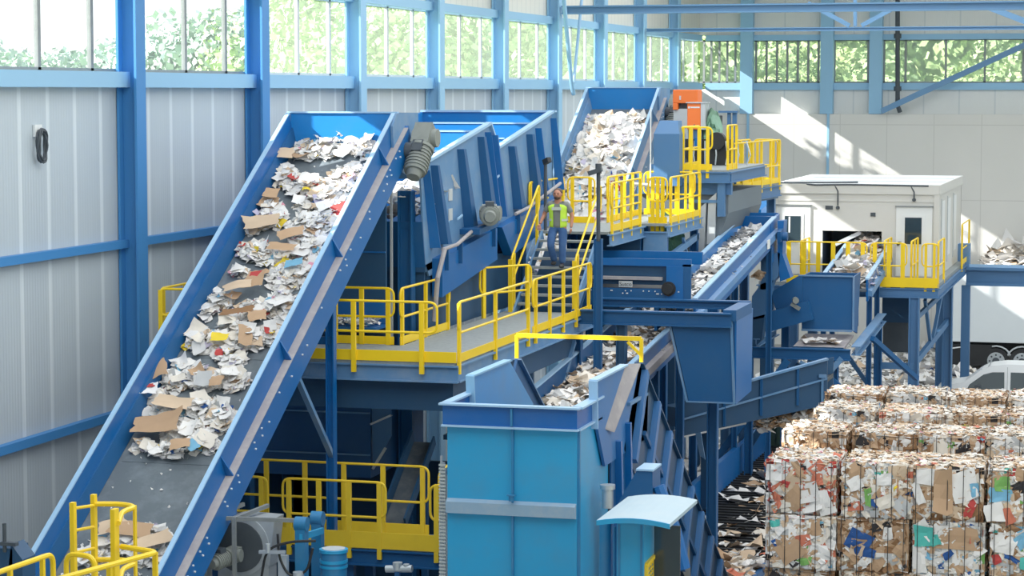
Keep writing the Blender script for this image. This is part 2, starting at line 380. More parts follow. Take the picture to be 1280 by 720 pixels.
# cable coil hanging on the left wall
c = A((47, 164), X=WX + .03)
t = thing('hose_coil', 'coil of dark grey cable hanging on a wall hook on the left wall panels', 'cable', c)
MB().box(c.x - .02, c.x + .02, c.y - .14, c.y + .14, c.z - .1, c.z + .12).build('wall_hook', WHITE, t)
mb = MB()
for k in range(9):
    ph = R.uniform(-.06, .06); pts = []
    for a in range(20):
        an = a / 20 * 2 * math.pi
        pts.append((c.x + .06 + .02 * math.sin(3 * an + k) + .012 * (k % 4), c.y + .16 * math.sin(an) * (1 + ph * 2) + .04 * k / 9, c.z - .26 - (.3 + ph * .5) * math.cos(an)))
    mb.tube(pts, .018, 5, True)
mb.build('coil', GREY_D, t)

# ================================================================ PAPER
def sheet_verts(w, h, n, bend, rr, irregular=.16, crumple=.03):
    ax = rr.uniform(0, math.pi); k = rr.uniform(-1, 1) * bend; ax2 = rr.uniform(0, math.pi); k2 = rr.uniform(-.6, .6) * bend
    vs = []
    cut = [rr.uniform(-irregular, irregular) for _ in range(8)]
    for i in range(n + 1):
        for j in range(n + 1):
            u = i / n - .5; v = j / n - .5
            x = u * w * (1 + cut[0] * v + cut[1] * (v > 0)); y = v * h * (1 + cut[2] * u + cut[3] * (u > 0))
            if abs(u) > .49 or abs(v) > .49: x += w * rr.uniform(-.05, .05); y += h * rr.uniform(-.05, .05)
            s = x * math.cos(ax) + y * math.sin(ax); s2 = x * math.cos(ax2) + y * math.sin(ax2)
            z = k * s * s * 4 + k2 * abs(s2) + rr.uniform(-crumple, crumple)
            vs.append(V((x, y, z)))
    fs = [(i * (n + 1) + j, (i + 1) * (n + 1) + j, (i + 1) * (n + 1) + j + 1, i * (n + 1) + j + 1) for i in range(n) for j in range(n)]
    return vs, fs
def pick(rr, pal):
    r = rr.random() * sum(w for _, w in pal)
    for m, w in pal:
        r -= w
        if r <= 0: return m
    return pal[-1][0]
PAL_WHITE = [(P_W, 64), (P_W2, 17), (P_G, 6), (P_TAN, 6), (P_B, 1.8), (P_V, 3), (P_LB, 1.5), (P_P, 1), (P_BL, .7), (P_R, .7), (P_Y, .7)]
PAL_MIX = [(P_W, 40), (P_W2, 18), (P_G, 10), (P_B, 16), (P_TAN, 10), (P_B2, 5), (P_R2, 2), (P_BL, 1.5), (P_LB, 2), (P_GR, .6), (P_R, 1), (P_Y, .8), (P_K, 1)]
def rotm(rr, tilt): return Matrix.Rotation(rr.uniform(0, 2 * math.pi), 3, 'Z') @ Matrix.Rotation(rr.uniform(-tilt, tilt), 3, 'X') @ Matrix.Rotation(rr.uniform(-tilt, tilt), 3, 'Y')
def heap(name, label, cat, n, posf, size=(.18, .42), pal=PAL_WHITE, tilt=.6, basis=None, seed=1, res=2, parent=None, bend=.6, crumple=.025):
    """one heap of loose scrap nobody could count"""
    rr = random.Random(seed); mats = [m for m, _ in pal]; mb = MB()
    for k in range(n):
        p = posf(rr)
        if p is None: continue
        s = rr.uniform(*size); vs, fs = sheet_verts(s, s * rr.uniform(.5, 1.1), res, bend, rr, crumple=crumple)
        M = rotm(rr, tilt)
        if basis is not None: M = basis @ M
        mb.add([M @ v + V(p) for v in vs], fs, mats.index(pick(rr, pal)))
    o = mb.build(name, mats, parent); o['kind'] = 'stuff'
    if parent is None: o['label'] = label; o['category'] = cat
    return o
# ================================================================ INCLINED CONVEYORS (two of one kind)
SL = math.radians(30.8); T3 = V((0, math.cos(SL), math.sin(SL))); N3 = V((0, -math.sin(SL), math.cos(SL)))
XL, XR = -16.88, -14.65
def inclined(name, label, head, length, legs, motor_on=True, edge=EDGE, tone=(BLUE, BLUE_L, BLUE)):
    hy, hz = head; H0 = V((0, hy, hz)); B0 = H0 - T3 * length
    t = thing(name, label, 'conveyor', (0.5 * (XL + XR), B0.y, 0))
    def P(x, s, n): return V((x, 0, 0)) + H0 - T3 * s + N3 * n   # s measured down from the head
    L = length
    # side panels: plate plus inner ledge plus top lip
    for sx, x, nm in ((-1, XL, 'left'), (1, XR, 'right')):
        mb = MB(); o = sx * .03
        mb.hexa([P(x - .03, L, -.62), P(x + .03, L, -.62), P(x + .03, 0, -.62), P(x - .03, 0, -.62), P(x - .03, L, 0), P(x + .03, L, 0), P(x + .03, 0, 0), P(x - .03, 0, 0)])
        a, b = (x - .02, x + .16) if sx > 0 else (x - .16, x + .02)
        mb.hexa([P(a, L, -1.0), P(b, L, -1.0), P(b, -.3, -1.0), P(a, -.3, -1.0), P(a, L, -.45), P(b, L, -.45), P(b, -.3, -.45), P(a, -.3, -.45)])
        if sx > 0:
            k = .5; rr = random.Random(3)
            while k < L:
                for dn in (-.55, -.68):
                    if rr.random() < .7:
                        c = P(b, k + rr.uniform(-.05, .05), dn); mb.cyl(c - V((.01, 0, 0)), c + V((.025, 0, 0)), .016, n=5, mi=1)
                k += .32 if rr.random() < .75 else .9
        sp = mb.build('side_panel', [tone[0], WHITE], t)
        lip = MB(); lip.hexa([P(x - .04, L, 0), P(x + .04, L, 0), P(x + .04, 0, 0), P(x - .04, 0, 0), P(x - .04, L, .03), P(x + .04, L, .03), P(x + .04, 0, .03), P(x - .04, 0, .03)])
        lip.build('top_lip', edge, sp)
        if sx < 0:
            lg = MB(); lg.hexa([P(x + .03, L, -.5), P(x + .14, L, -.59), P(x + .14, 0, -.59), P(x + .03, 0, -.5), P(x + .03, L, -.3), P(x + .06, L, -.3), P(x + .06, 0, -.3), P(x + .03, 0, -.3)]); lg.build('skirt', BLUE_D if tone[0] is BLUE else tone[0], sp)
        else:
            d = MB(); d.hexa([P(x + .03, L, -.45), P(b + .02, L, -.45), P(b + .02, -.2, -.45), P(x + .03, -.2, -.45), P(x + .03, L, -.435), P(b + .02, L, -.435), P(b + .02, -.2, -.435), P(x + .03, -.2, -.435)])
            d.build('dusty_ledge', DUST, sp)
            s = 1.2
            while s < L - .5:
                MB().prism([P(x + .03, s, -.02), P(x + .03, s, -.45), P(x + .17, s, -.45)], T3 * .03).build('gusset', tone[2], sp); s += 3.15
    bm = MB(); bm.hexa([P(XL + .04, L, -.64), P(XR - .04, L, -.64), P(XR - .04, .1, -.64), P(XL + .04, .1, -.64), P(XL + .04, L, -.6), P(XR - .04, L, -.6), P(XR - .04, .1, -.6), P(XL + .04, .1, -.6)])
    s = 1.5
    while s < L: bm.hexa([P(XL + .2, s + .02, -.6), P(XR - .05, s + .02, -.6), P(XR - .05, s, -.6), P(XL + .2, s, -.6), P(XL + .2, s + .02, -.592), P(XR - .05, s + .02, -.592), P(XR - .05, s, -.592), P(XL + .2, s, -.592)]); s += 2.9
    bm.build('belt', BELT, t)
    MB().hexa([P(XL, L, -.98), P(XR, L, -.98), P(XR, 0, -.98), P(XL, 0, -.98), P(XL, L, -.9), P(XR, L, -.9), P(XR, 0, -.9), P(XL, 0, -.9)]).build('bottom_plate', BLUE_D, t)
    # hood over the head pulley
    h = MB(); zt = hz + .02; y0 = hy; y1 = hy + 1.35
    h.box(XL - .02, XR + .02, y1 - .04, y1, zt - 1.35, zt)
    h.prism([(XR + .035, y0 - .3, zt - .25), (XR + .035, y0 - .02, zt), (XR + .035, y1, zt), (XR + .035, y1, zt - 1.35), (XR + .035, y0 - .2, zt - 1.1)], (.05, 0, 0))
    h.prism([(XL - .03, y0 - .35, zt - .25), (XL - .03, y0, zt), (XL - .03, y1, zt), (XL - .03, y1, zt - 1.35), (XL - .03, y0 - .2, zt - 1.1)], (.05, 0, 0))
    hd = h.build('head_hood', BLUE_G, t)
    MB().box(XL + .02, XR - .02, y0 + .12, y0 + .16, zt - .9, zt).build('deflector_plate', tone[1], hd)
    e = MB(); e.box(XL - .05, XR + .05, y0 + .08, y0 + .2, zt, zt + .03); e.build('top_lip', edge, hd)
    p = MB(); c = P(0, .1, -.78); p.cyl((XL, c.y, c.z), (XR + .3, c.y, c.z), .16); p.build('head_pulley', GREY_D, t)
    if motor_on: motor(t, (XR + .42, c.y + .15, c.z + .0), (-.03, -.5, -.62), 1.1)
    for (s, kind) in legs:
        b = P(0, s, -.95)
        for x in (XL + .05, XR - .05):
            g = MB(); g.ibeam((x, b.y, 0), (x, b.y, b.z), .16, .16, (1, 0, 0), .025); g.build('leg', tone[0], t)
        if kind:
            for x in (XR - .05,): MB().bar((x, b.y + .06, b.z - 3.1), P(x, s + 2.3, -.98), .08, .1, (1, 0, 0)).build('brace', BLUE_G, t)
        MB().bar((XL + .05, b.y, b.z - .9), (XR - .05, b.y, b.z - .9), .1, .14).build('cross_bar', BLUE_D, t)
    return t, P
convA, PA = inclined('inclined_conveyor', 'near blue inclined belt conveyor beside the left wall, carrying loose paper and cardboard upward', (44.33, 10.56), 15.6, ((4.75, 1), (10.5, 0)))
convC, PC = inclined('inclined_conveyor', 'far blue inclined belt conveyor heaped with white paper, its head beside the orange cabinets', (69.9, 11.1), 12.2, ((3, 0), (8.5, 0)), tone=(BLUE_G, BLUE_L, BLUE_G))  # pale tone paints depth haze onto this far conveyor
def belt_hit(px, py, P, n=-.6):
    o = V((0, 0, CH)); d = at(px, py, D=1) - o; q = P(0, 0, n)
    t = N3.dot(q - o) / N3.dot(d); return o + d * t
BASIS = Matrix((V((1, 0, 0)), T3, N3)).transposed()
# clumps of paper on the near conveyor: (px, py, rx, ry, how many)
CL = [(425, 172, 46, 16, 38), (395, 190, 40, 12, 24), (455, 185, 14, 18, 8), (352, 218, 12, 8, 3), (440, 222, 26, 16, 18), (362, 228, 22, 10, 9), (395, 236, 40, 12, 18), (330, 262, 22, 12, 9), (405, 258, 36, 16, 24), (395, 285, 34, 18, 22),
      (312, 285, 22, 10, 8), (345, 278, 16, 10, 6), (322, 318, 26, 12, 12), (385, 312, 26, 18, 16), (360, 330, 34, 10, 12), (300, 342, 12, 4, 2), (355, 350, 22, 16, 7), (380, 348, 16, 20, 10), (272, 378, 20, 10, 6), (318, 390, 24, 12, 8), (355, 385, 22, 18, 12), (258, 394, 14, 6, 3),
      (290, 412, 16, 10, 5), (258, 430, 30, 12, 11), (310, 428, 32, 12, 14), (340, 420, 14, 14, 6), (216, 456, 16, 8, 4), (290, 450, 20, 14, 6), (215, 480, 22, 12, 8), (250, 476, 22, 14, 10), (288, 478, 24, 12, 12), (190, 500, 16, 10, 4), (215, 517, 30, 7, 7), (255, 515, 28, 12, 14), (278, 528, 18, 14, 10), (235, 545, 34, 12, 16), (180, 560, 16, 5, 4), (210, 568, 22, 7, 6), (255, 558, 22, 10, 8),
      (195, 668, 18, 6, 5), (150, 685, 34, 10, 8), (185, 695, 20, 12, 8), (120, 700, 26, 8, 6)]
rr = random.Random(11)
shapes = [sheet_verts(1, rr.uniform(.5, 1.0), 4, .34, rr, crumple=.018) for _ in range(9)]
def sheetmesh(name, k, mat):
    vs, fs = shapes[k]; me = bpy.data.meshes.new(name); me.from_pydata(vs, [], fs); me.materials.append(mat); me.polygons.foreach_set('use_smooth', [True] * len(fs)); return me
SM = {}
GRP = 'loose paper sheets on the near inclined conveyor'
kinds = {id(P_W): ('paper_sheet', 'white paper sheet lying loose in the heaps on the near inclined conveyor belt'), id(P_W2): ('paper_sheet', 'cream paper sheet lying loose in the heaps on the near inclined conveyor belt'),
         id(P_G): ('paper_sheet', 'pale grey paper sheet lying loose in the heaps on the near inclined conveyor belt'), id(P_TAN): ('paper_sheet', 'pale tan paper sheet lying loose in the heaps on the near inclined conveyor belt'),
         id(P_B): ('cardboard_scrap', 'small torn brown cardboard scrap among the white paper on the near conveyor belt'), id(P_V): ('paper_sheet', 'lilac tinted paper sheet lying loose in the heaps on the near inclined conveyor belt'),
         id(P_LB): ('paper_sheet', 'pale blue printed sheet among the white paper on the near conveyor belt'), id(P_P): ('paper_sheet', 'pink sheet among the white paper on the near inclined conveyor belt'),
         id(P_BL): ('paper_sheet', 'dark blue printed sheet among the paper on the near inclined conveyor belt'), id(P_R): ('paper_sheet', 'red printed sheet among the paper on the near inclined conveyor belt'), id(P_Y): ('paper_sheet', 'yellow sheet among the paper on the near inclined conveyor belt')}
def drop(mesh, name, p, size, ang, tilt, label, cat, group):
    o = bpy.data.objects.new(name, mesh); col.objects.link(o)
    M = BASIS @ Matrix.Rotation(ang, 3, 'Z') @ Matrix.Rotation(rr.uniform(-tilt, tilt), 3, 'X') @ Matrix.Rotation(rr.uniform(-tilt, tilt), 3, 'Y')
    o.matrix_world = Matrix.Translation(p) @ (M.to_4x4()) @ Matrix.Diagonal((size, size, size * .8, 1))
    tag(o, label, cat, group); return o
count = 0
def inside(p): return XL + .22 < p.x < XR - .16
for (cx, cy, rx, ry, n) in CL:
    for k in range(int(n * .56 + .5)):
        for tr in range(9):
            a = rr.uniform(0, 6.283); r = math.sqrt(rr.random())
            p = belt_hit(cx + rx * r * math.cos(a), cy + ry * r * math.sin(a), PA)
            if inside(p): break
        else: continue
        m = pick(rr, PAL_WHITE); k9 = rr.randrange(9); key = (id(m), k9)
        nm, lb = kinds[id(m)]
        if key not in SM: SM[key] = sheetmesh(nm, k9, m)
        hgt = .05 + .24 * rr.random() * (1 - r * .7)
        drop(SM[key], nm, p + N3 * hgt, rr.choice((rr.uniform(.14, .26), rr.uniform(.2, .38))), rr.uniform(0, 6.28), .34, lb, 'paper' if nm == 'paper_sheet' else 'cardboard', GRP)
        count += 1
print('SHEETS', count)
def clumps(P, lst, n0, n1):
    tot = sum(c[2] * c[3] for c in lst)
    def f(r):
        for _ in range(20):
            x = r.random() * tot
            for c in lst:
                x -= c[2] * c[3]
                if x <= 0: break
            a = r.uniform(0, 6.283); q = math.sqrt(r.random())
            p = belt_hit(c[0] + c[2] * q * math.cos(a), c[1] + c[3] * q * math.sin(a), P)
            if XL + .2 < p.x < XR - .14: return p + N3 * (n0 + (n1 - n0) * r.random() * (1 - q * .8))
        return None
    return f
heap('paper_scrap', 'loose small shreds and torn paper filling the heaps on the near inclined conveyor belt', 'paper scrap', 3600, clumps(PA, CL, .02, .24), (.06, .22), PAL_WHITE, .45, BASIS, 5)
def crumbs(r):
    p = PA(r.uniform(XL + .25, XR - .1), r.choice([r.uniform(0, 15), r.uniform(12.2, 12.7), r.uniform(12.9, 13.3)]), -.59); return p
heap('paper_crumbs', 'tiny white paper crumbs scattered over the bare belt of the near conveyor', 'paper scrap', 420, crumbs, (.02, .05), [(P_W, 1)], .2, BASIS, 6, 1)
# larger cardboard pieces on the near conveyor: px, py, width m, height m, angle, material, label
BIG = [(200, 543, .8, .56, .2, P_B, 'large flattened brown paper bag, lowest brown piece in the big heap of the near conveyor'),
       (220, 517, .7, .3, -.1, P_TAN, 'long folded tan cardboard lying just above the flattened brown bag on the near conveyor'),
       (198, 476, .42, .5, .5, P_B, 'crumpled brown paper bag behind the red and white carton on the near conveyor'),
       (190, 500, .3, .36, .2, P_W, 'white carton with a red printed top edge near the left side of the near conveyor'),
       (229, 570, .36, .3, .3, P_B, 'rounded brown cardboard piece at the front tip of the lowest paper heap'),
       (243, 570, .2, .34, .8, P_LB, 'crumpled teal blue wrapper beside the rounded brown cardboard piece'),
       (322, 362, .36, .52, .1, P_B, 'upright brown cardboard box flap with red print, mid way up the near conveyor'),
       (300, 372, .5, .26, .3, P_TAN, 'tan cardboard strip lying over sheets left of the box flap with red print'),
       (310, 432, .26, .66, .3, P_B, 'narrow brown cardboard strip near the right side panel, below mid height'),
       (325, 408, .32, .3, .4, P_B, 'square brown cardboard above the narrow strip by the right side panel'),
       (274, 490, .24, .28, .2, P_B, 'small reddish brown cardboard square in the middle of the belt'),
       (258, 487, .26, .36, .1, P_G, 'grey corrugated sheet beside the small reddish brown square'),
       (354, 206, .5, .3, .1, P_TAN, 'flat tan cardboard on the left edge of the belt below the top heap'),
       (342, 254, .3, .26, .0, P_B, 'small square tan cardboard on the left below the flat one'),
       (330, 290, .7, .36, .35, P_TAN, 'layered tan cardboard bundle at the left end of a heap, upper half of conveyor'),
       (367, 305, .46, .3, .5, P_B, 'tilted brown cardboard square standing out on the bare upper belt'),
       (356, 322, .56, .2, -.1, P_B, 'flat brown cardboard just under the tilted brown square'),
       (370, 342, .34, .24, .2, P_LB, 'bright blue plastic wrapped print on the right half of the upper belt'),
       (278, 435, .3, .22, .1, P_Y, 'yellow printed sheet in the middle of a paper heap on the belt'),
       (168, 676, .7, .34, .0, P_B, 'big brown cardboard sheet at the very foot of the near conveyor'),
       (145, 670, .5, .3, .5, P_TAN, 'tan cardboard at the foot of the conveyor behind the yellow ladder'),
       (195, 690, .6, .3, .6, P_TAN, 'tan cardboard at the foot of the conveyor near the right side panel'),
       (300, 402, .6, .18, .2, P_B2, 'dark brown folded cardboard edge in the heap below mid height')]
rb = random.Random(21)
for (px, py, w, h, an, m, lb) in BIG:
    p = belt_hit(px, py, PA)
    vs, fs = sheet_verts(w, h, 5, .25, rb, .12, .012)
    mb = MB().add(vs, fs); mb.sm = [True] * len(fs)
    mesh = mb.build('tmp', m); me = mesh.data; bpy.data.objects.remove(mesh)
    zz = min(v.co.z for v in me.vertices)
    nm = 'cardboard_piece' if m in (P_B, P_TAN, P_B2) else 'printed_sheet'
    me.name = nm
    o = drop(me, nm, p + N3 * .24, 1.0, an, .12, lb, 'cardboard' if nm == 'cardboard_piece' else 'paper', None)
    if 'red print' in lb:
        k = 'printed_panel'
        q = MB().quad((-w * .38, h * .08, .05), (w * .3, h * .1, .05), (w * .3, h * .42, .05), (-w * .38, h * .4, .05)).build(k, P_R); q.location = (0, h * .25, .03); q.parent = o; q.name = k
# heap on the far conveyor
def cfar(r):
    s = r.uniform(.9, 9.5); x = r.uniform(-1, 1); hh = .42 * (1 - x * x) * (1 if s > 1.6 else .6)
    return PC((XL + XR) / 2 + x * .98, s, -.56 + r.random() * hh)
heap('paper_heap', 'thick heap of white waste paper riding up the far inclined conveyor belt', 'paper scrap', 1900, cfar, (.2, .5), PAL_WHITE, .6, BASIS, 8)

# handrail in the gap between the wall and the near conveyor
q = at(199, 361, X=-17.9)
t = thing('side_platform', 'small yellow railed landing in the gap between the left wall and the near conveyor', 'platform', (q.x, q.y, q.z - 1.15))
guardrail(t, (q.x, q.y, q.z - 1.12), (-17.15, q.y, q.z - 1.12), 2, inset=.03, low=.62, th=.1)
guardrail(t, (q.x, q.y + .05, q.z - 1.12), (q.x, q.y + 2.4, q.z - 1.12), 3, low=.62)
MB().box(q.x - .05, -17.1, q.y - .05, q.y + 2.5, q.z - 1.2, q.z - 1.13).build('deck', GRATE, t)
for x in (q.x + .05, -17.2): MB().bar((x, q.y + 1.2, 0), (x, q.y + 1.2, q.z - 1.2), .12, .12, (1, 0, 0)).build('leg', BLUE_D, t)
# ================================================================ INCLINED SEPARATOR BOX (behind the head of the near conveyor)
SX0, SX1 = -17.9, -14.5
t = thing('separator', 'big blue open topped sorting box with ribbed side wall behind the near conveyor head', 'machine', (-16.2, 50, 6))
side = [(45.9, 7.5), (46.2, 7.2), (55.2, 8.1), (56.5, 8.5), (56.35, 10.5), (51.6, 9.75), (51.35, 9.72), (50.7, 10.28), (45.6, 9.5)]
w = MB().prism([(SX1 - .04, y, z) for y, z in side], (.04, 0, 0)).build('side_wall', BLUE_G, t)
def topz(y): return 9.5 + (y - 45.6) * .153 if y < 50.7 else (10.28 - (y - 50.7) * .86 if y < 51.35 else 9.72 + (y - 51.35) * .156)
def botz(y): return 7.6 + (y - 46) * .075
for y, wd in ((45.75, .18), (46.3, .42), (48.2, .5), (49.75, .5), (50.35, .2), (50.85, .3), (52.3, .5), (53.9, .55), (54.75, .25), (56.2, .2)):
    z1 = topz(y) - .12; z0 = botz(y) + .2; ln = (z1 - z0) * .3
    r = MB(); k = .1; wt = wd * .55
    r.hexa([(SX1, y + ln, z0), (SX1 + .2, y + ln + k, z0), (SX1 + .2, y + ln + wd - .05, z0), (SX1, y + ln + wd, z0), (SX1, y, z1), (SX1 + .14, y + k * .6, z1), (SX1 + .14, y + wt - .04, z1), (SX1, y + wt, z1)])
    r.build('rib', BLUE_D if wd > .35 else BLUE, w)  # wide ribs painted darker to stand for their shaded faces
lip = MB()
for a, b in (((45.6, 9.5), (50.7, 10.28)), ((50.7, 10.28), (51.35, 9.72)), ((51.35, 9.72), (56.35, 10.5))):
    lip.bar((SX1 + .0, a[0], a[1] + .02), (SX1 + .0, b[0], b[1] + .02), .13, .06)
lip.build('top_lip', EDGE, w)
for y in (46.9, 47.9, 50.2, 51.0): MB().bar((SX1 + .1, y, botz(y) + (1.1 if y > 50 else .55)), (SX1 + .1, y + .35, botz(y) + (1.18 if y > 50 else .62)), .03, .04).build('step_rung', EDGE, w)
MB().prism([(SX0, y, z) for y, z in [(45.9, 7.3), (56.5, 8.2), (56.35, 10.5), (45.6, 9.5)]], (.06, 0, 0)).build('far_side_wall', BLUE_L, t)
MB().prism([(SX0, 45.9, 7.4), (SX1, 45.9, 7.4), (SX1, 45.7, 8.35), (SX0, 45.7, 8.35)], (0, .05, 0)).build('front_wall', BLUE_D, t)
b = MB().prism([(SX0, 56.4, 8.3), (SX1, 56.4, 8.3), (SX1, 56.35, 10.5), (SX0, 56.35, 10.5)], (0, .05, 0)).build('back_wall', BLUE_L, t)
MB().box(SX0, SX1 + .1, 56.3, 56.46, 10.5, 10.55).build('top_lip', EDGE, b)
for px, py, th in ((660, 155, .9), (628, 174, .7), (590, 165, .7), (550, 190, .35)):
    q = at(px, py, X=SX1 - .15)
    c = MB().box(SX0 + .05, SX1 - .12, q.y, q.y + .06, q.z - th, q.z).build('cross_plate', BLUE_L if py != 190 else BAND, t)
    MB().box(SX0 + .05, SX1 - .12, q.y - .02, q.y + .08, q.z, q.z + .035).build('top_lip', EDGE, c)
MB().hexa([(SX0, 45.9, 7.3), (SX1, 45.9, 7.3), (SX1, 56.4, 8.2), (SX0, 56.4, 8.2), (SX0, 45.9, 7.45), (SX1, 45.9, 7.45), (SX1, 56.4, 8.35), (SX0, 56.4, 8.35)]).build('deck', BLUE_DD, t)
fr = MB()
fr.prism([(SX1, 46.4, 6.75), (SX1, 50.6, 7.25), (SX1, 50.6, 7.95), (SX1, 46.4, 7.55)], (.22, 0, 0))
fr.prism([(SX1, 51.9, 7.25), (SX1, 56.3, 7.9), (SX1, 56.3, 8.45), (SX1, 51.0, 7.95)], (.22, 0, 0))
f = fr.build('base_frame', BLUE, t)
for y in (46.6, 47.6, 52.3, 50.2): MB().bar((SX1 + .24, y, botz(y) - .35), (SX1 + .24, y, botz(y) + .1), .12, .05, (0, 1, 0)).build('lug', EDGE if y == 99 else BLUE_D, f)
cb = MB().tube([(SX1 + .26, 46.3, 7.75), (SX1 + .3, 47.2, 7.8), (SX1 + .26, 48.4, 8.0), (SX1 + .3, 49.3, 8.1), (SX1 + .3, 50.0, 8.2)], .04, 8)
cb.tube([(SX1 + .26, 52.0, 8.2), (SX1 + .3, 53, 8.3), (SX1 + .26, 54.2, 8.45), (SX1 + .26, 56.2, 8.75)], .04, 8); cb.tube([(SX1 + .3, 46.3, 7.75), (SX1 + .3, 45.8, 7.2), (SX1 + .2, 45.9, 6.3)], .05, 8)
cb.build('cable_conduit', DUST, t)
c = at(612, 268, X=SX1 + .5); motor(t, c, (.3, -1, -.05), .95)
MB().bar((SX1 + .2, c.y - .6, c.z - .35), (SX1 + .2, c.y + .9, c.z - .25), .5, .12).build('motor_bracket', BLUE_D, t)
for y in (45.95, 46.25): MB().box(SX1 - .01, SX1 + .02, 47.55, 47.8, 8.7 - (y - 45.95) * 1.4, 8.95 - (y - 45.95) * 1.4).build('sign_plate', GREY_L, w)
# substructure
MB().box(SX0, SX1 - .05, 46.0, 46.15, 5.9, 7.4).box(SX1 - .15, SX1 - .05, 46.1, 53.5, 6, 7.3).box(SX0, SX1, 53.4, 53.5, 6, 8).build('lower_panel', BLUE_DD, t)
for (x, y) in ((SX1 - .35, 45.75), (SX1 - .1, 53.6), (SX0 + .2, 45.75), (SX0 + .2, 53.6)):
    MB().ibeam((x, y, 0), (x, y, botz(y) + (1.4 if x > -15 and y < 46 else 0)), .26, .3, (1, 0, 0), .03).build('leg', BLUE_D, t)
MB().box(SX1 - .62, SX1 - .58, 45.5, 45.56, 5.9, 9.1).build('cable_duct', GREY_L, t)
def hb(r): return V((r.uniform(SX0 + .3, SX1 - .1), r.uniform(45.75, 48.0), 8.4 + r.random() * .75))
heap('paper_heap', 'white waste paper lying in the open front of the ribbed blue sorting box under the motor', 'paper scrap', 330, hb, (.18, .4), PAL_WHITE, .6, None, 9)
# big dark panel under the near conveyor head
t = thing('feed_hopper', 'dark blue steel hopper wall under the near conveyor head behind the yellow handrail', 'hopper', (-16.4, 45, 6))
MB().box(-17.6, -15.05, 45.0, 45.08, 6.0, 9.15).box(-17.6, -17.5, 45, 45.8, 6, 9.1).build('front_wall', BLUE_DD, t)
MB().box(-17.6, -15.05, 44.96, 45.0, 7.75, 7.78).build('seam', BLUE, t)
MB().box(-16.9, -15.0, 44.2, 45.0, 6.25, 6.3).box(-16.9, -15.0, 44.95, 45.0, 6.3, 6.75).build('tray', BLUE, t)
heap('paper_shreds', 'small white shreds in the blue tray behind the front yellow toe board', 'paper scrap', 160, lambda r: V((r.uniform(-16.6, -15.1), r.uniform(44.25, 44.95), 6.34 + r.random() * .12)), (.06, .2), [(P_W, 8), (P_LB, 2), (P_BL, 1)], .6, None, 10)

# ================================================================ MIDDLE ACCESS PLATFORM + STAIRS
PZ = 6.0
t = thing('access_platform', 'blue access platform with yellow handrails in front of the stairs, at mid height', 'platform', (-14, 44, PZ))
MB().box(-16.2, -12.48, 41.3, 43.9, PZ - .06, PZ).box(-14.35, -12.48, 43.9, 51.5, PZ - .06, PZ).build('deck', GRATE, t)
MB().ibeam((-16.2, 41.35, PZ - .22), (-12.42, 41.35, PZ - .22), .16, .32, t=.03).ibeam((-12.48, 41.4, PZ - .22), (-12.48, 52.2, PZ - .22), .16, .32, t=.03).ibeam((-14.35, 43.9, PZ - .22), (-14.35, 51.4, PZ - .22), .16, .3, t=.03).build('edge_beam', BLUE_G, t)
MB().box(-17.6, -12.6, 41.6, 41.75, PZ - .95, PZ - .38).box(-12.75, -12.62, 41.76, 51, PZ - .9, PZ - .39).build('lower_beam', BLUE_DD, t)
MB().box(-17.6, -12.44, 41.28, 41.3, PZ, PZ + .2).build('toe_board', YEL, t)
guardrail(t, (-17.4, 41.25, PZ), (-12.8, 41.25, PZ), 4, toe=False, inset=.3)
guardrail(t, (-12.42, 41.35, PZ), (-12.42, 46.4, PZ), 3, inset=.05)
guardrail(t, (-12.42, 46.7, PZ), (-12.42, 51.9, PZ), 5, inset=.25)
guardrail(t, (-14.4, 43.95, PZ), (-14.4, 47.3, PZ), 3)
guardrail(t, (-15.9, 44.0, PZ), (-14.55, 44.0, PZ), 3)
guardrail(t, (-14.4, 49.6, PZ), (-13.6, 51.0, PZ), 2, toe=False)
for x, y in ((-12.75, 46.0), (-12.6, 51.3), (-16.9, 42.0), (-14.2, 51.3)):
    MB().ibeam((x, y, 0), (x, y, PZ - .35), .22, .22, (1, 0, 0), .03).build('leg', BLUE_D, t)
MB().bar((-12.7, 46.2, PZ - .6), (-12.7, 49.4, 2.5), .1, .1).build('brace', BLUE_G, t); MB().bar((-12.6, 51, PZ - .6), (-12.6, 48, 3), .1, .1).build('brace', BLUE_G, t)
t = thing('staircase', 'blue metal stairs with yellow handrails that the man in the vest walks down', 'stairs', (-13.4, 51.5, PZ))
n = 9; UZ = 7.7; run = .27
for k in range(1, n):
    MB().box(-14.05, -12.75, 51.5 + run * (k - 1), 51.5 + run * (k - 1) + .24, PZ + .19 * k - .05, PZ + .19 * k).build('tread', GRATE, t)
MB().hexa([(-14.05, 51.6, PZ - .5), (-12.75, 51.6, PZ - .5), (-12.75, 53.95, UZ - .5), (-14.05, 53.95, UZ - .5), (-14.05, 51.6, PZ - .45), (-12.75, 51.6, PZ - .45), (-12.75, 53.95, UZ - .45), (-14.05, 53.95, UZ - .45)]).build('under_panel', BLUE_DD, t)
for x in (-14.1, -12.72):
    MB().bar((x, 51.3, PZ - .12), (x, 51.5 + run * 9, UZ - .1), .05, .26).build('stringer', BLUE_G, t)
for x in (-14.16, -12.66):
    p, q = V((x, 51.35, PZ + .1)), V((x, 53.85, UZ + .02))
    guardrail(t, p, q, 2, toe=False, inset=.25, drop=.15)
    MB().bar((x, 51.3, PZ - .2), (x, 51.3, PZ + 1.2), .1, .09, (0, 1, 0)).build('newel_post', YEL, t)
t = thing('access_platform', 'upper platform with bright yellow handrails at the head of the stairs', 'platform', (-13, 57, UZ))
MB().box(-14.4, -12.5, 53.95, 57.7, UZ - .06, UZ).box(-13.4, -11.85, 57.7, 62.2, UZ - .06, UZ).build('deck', GRATE, t)
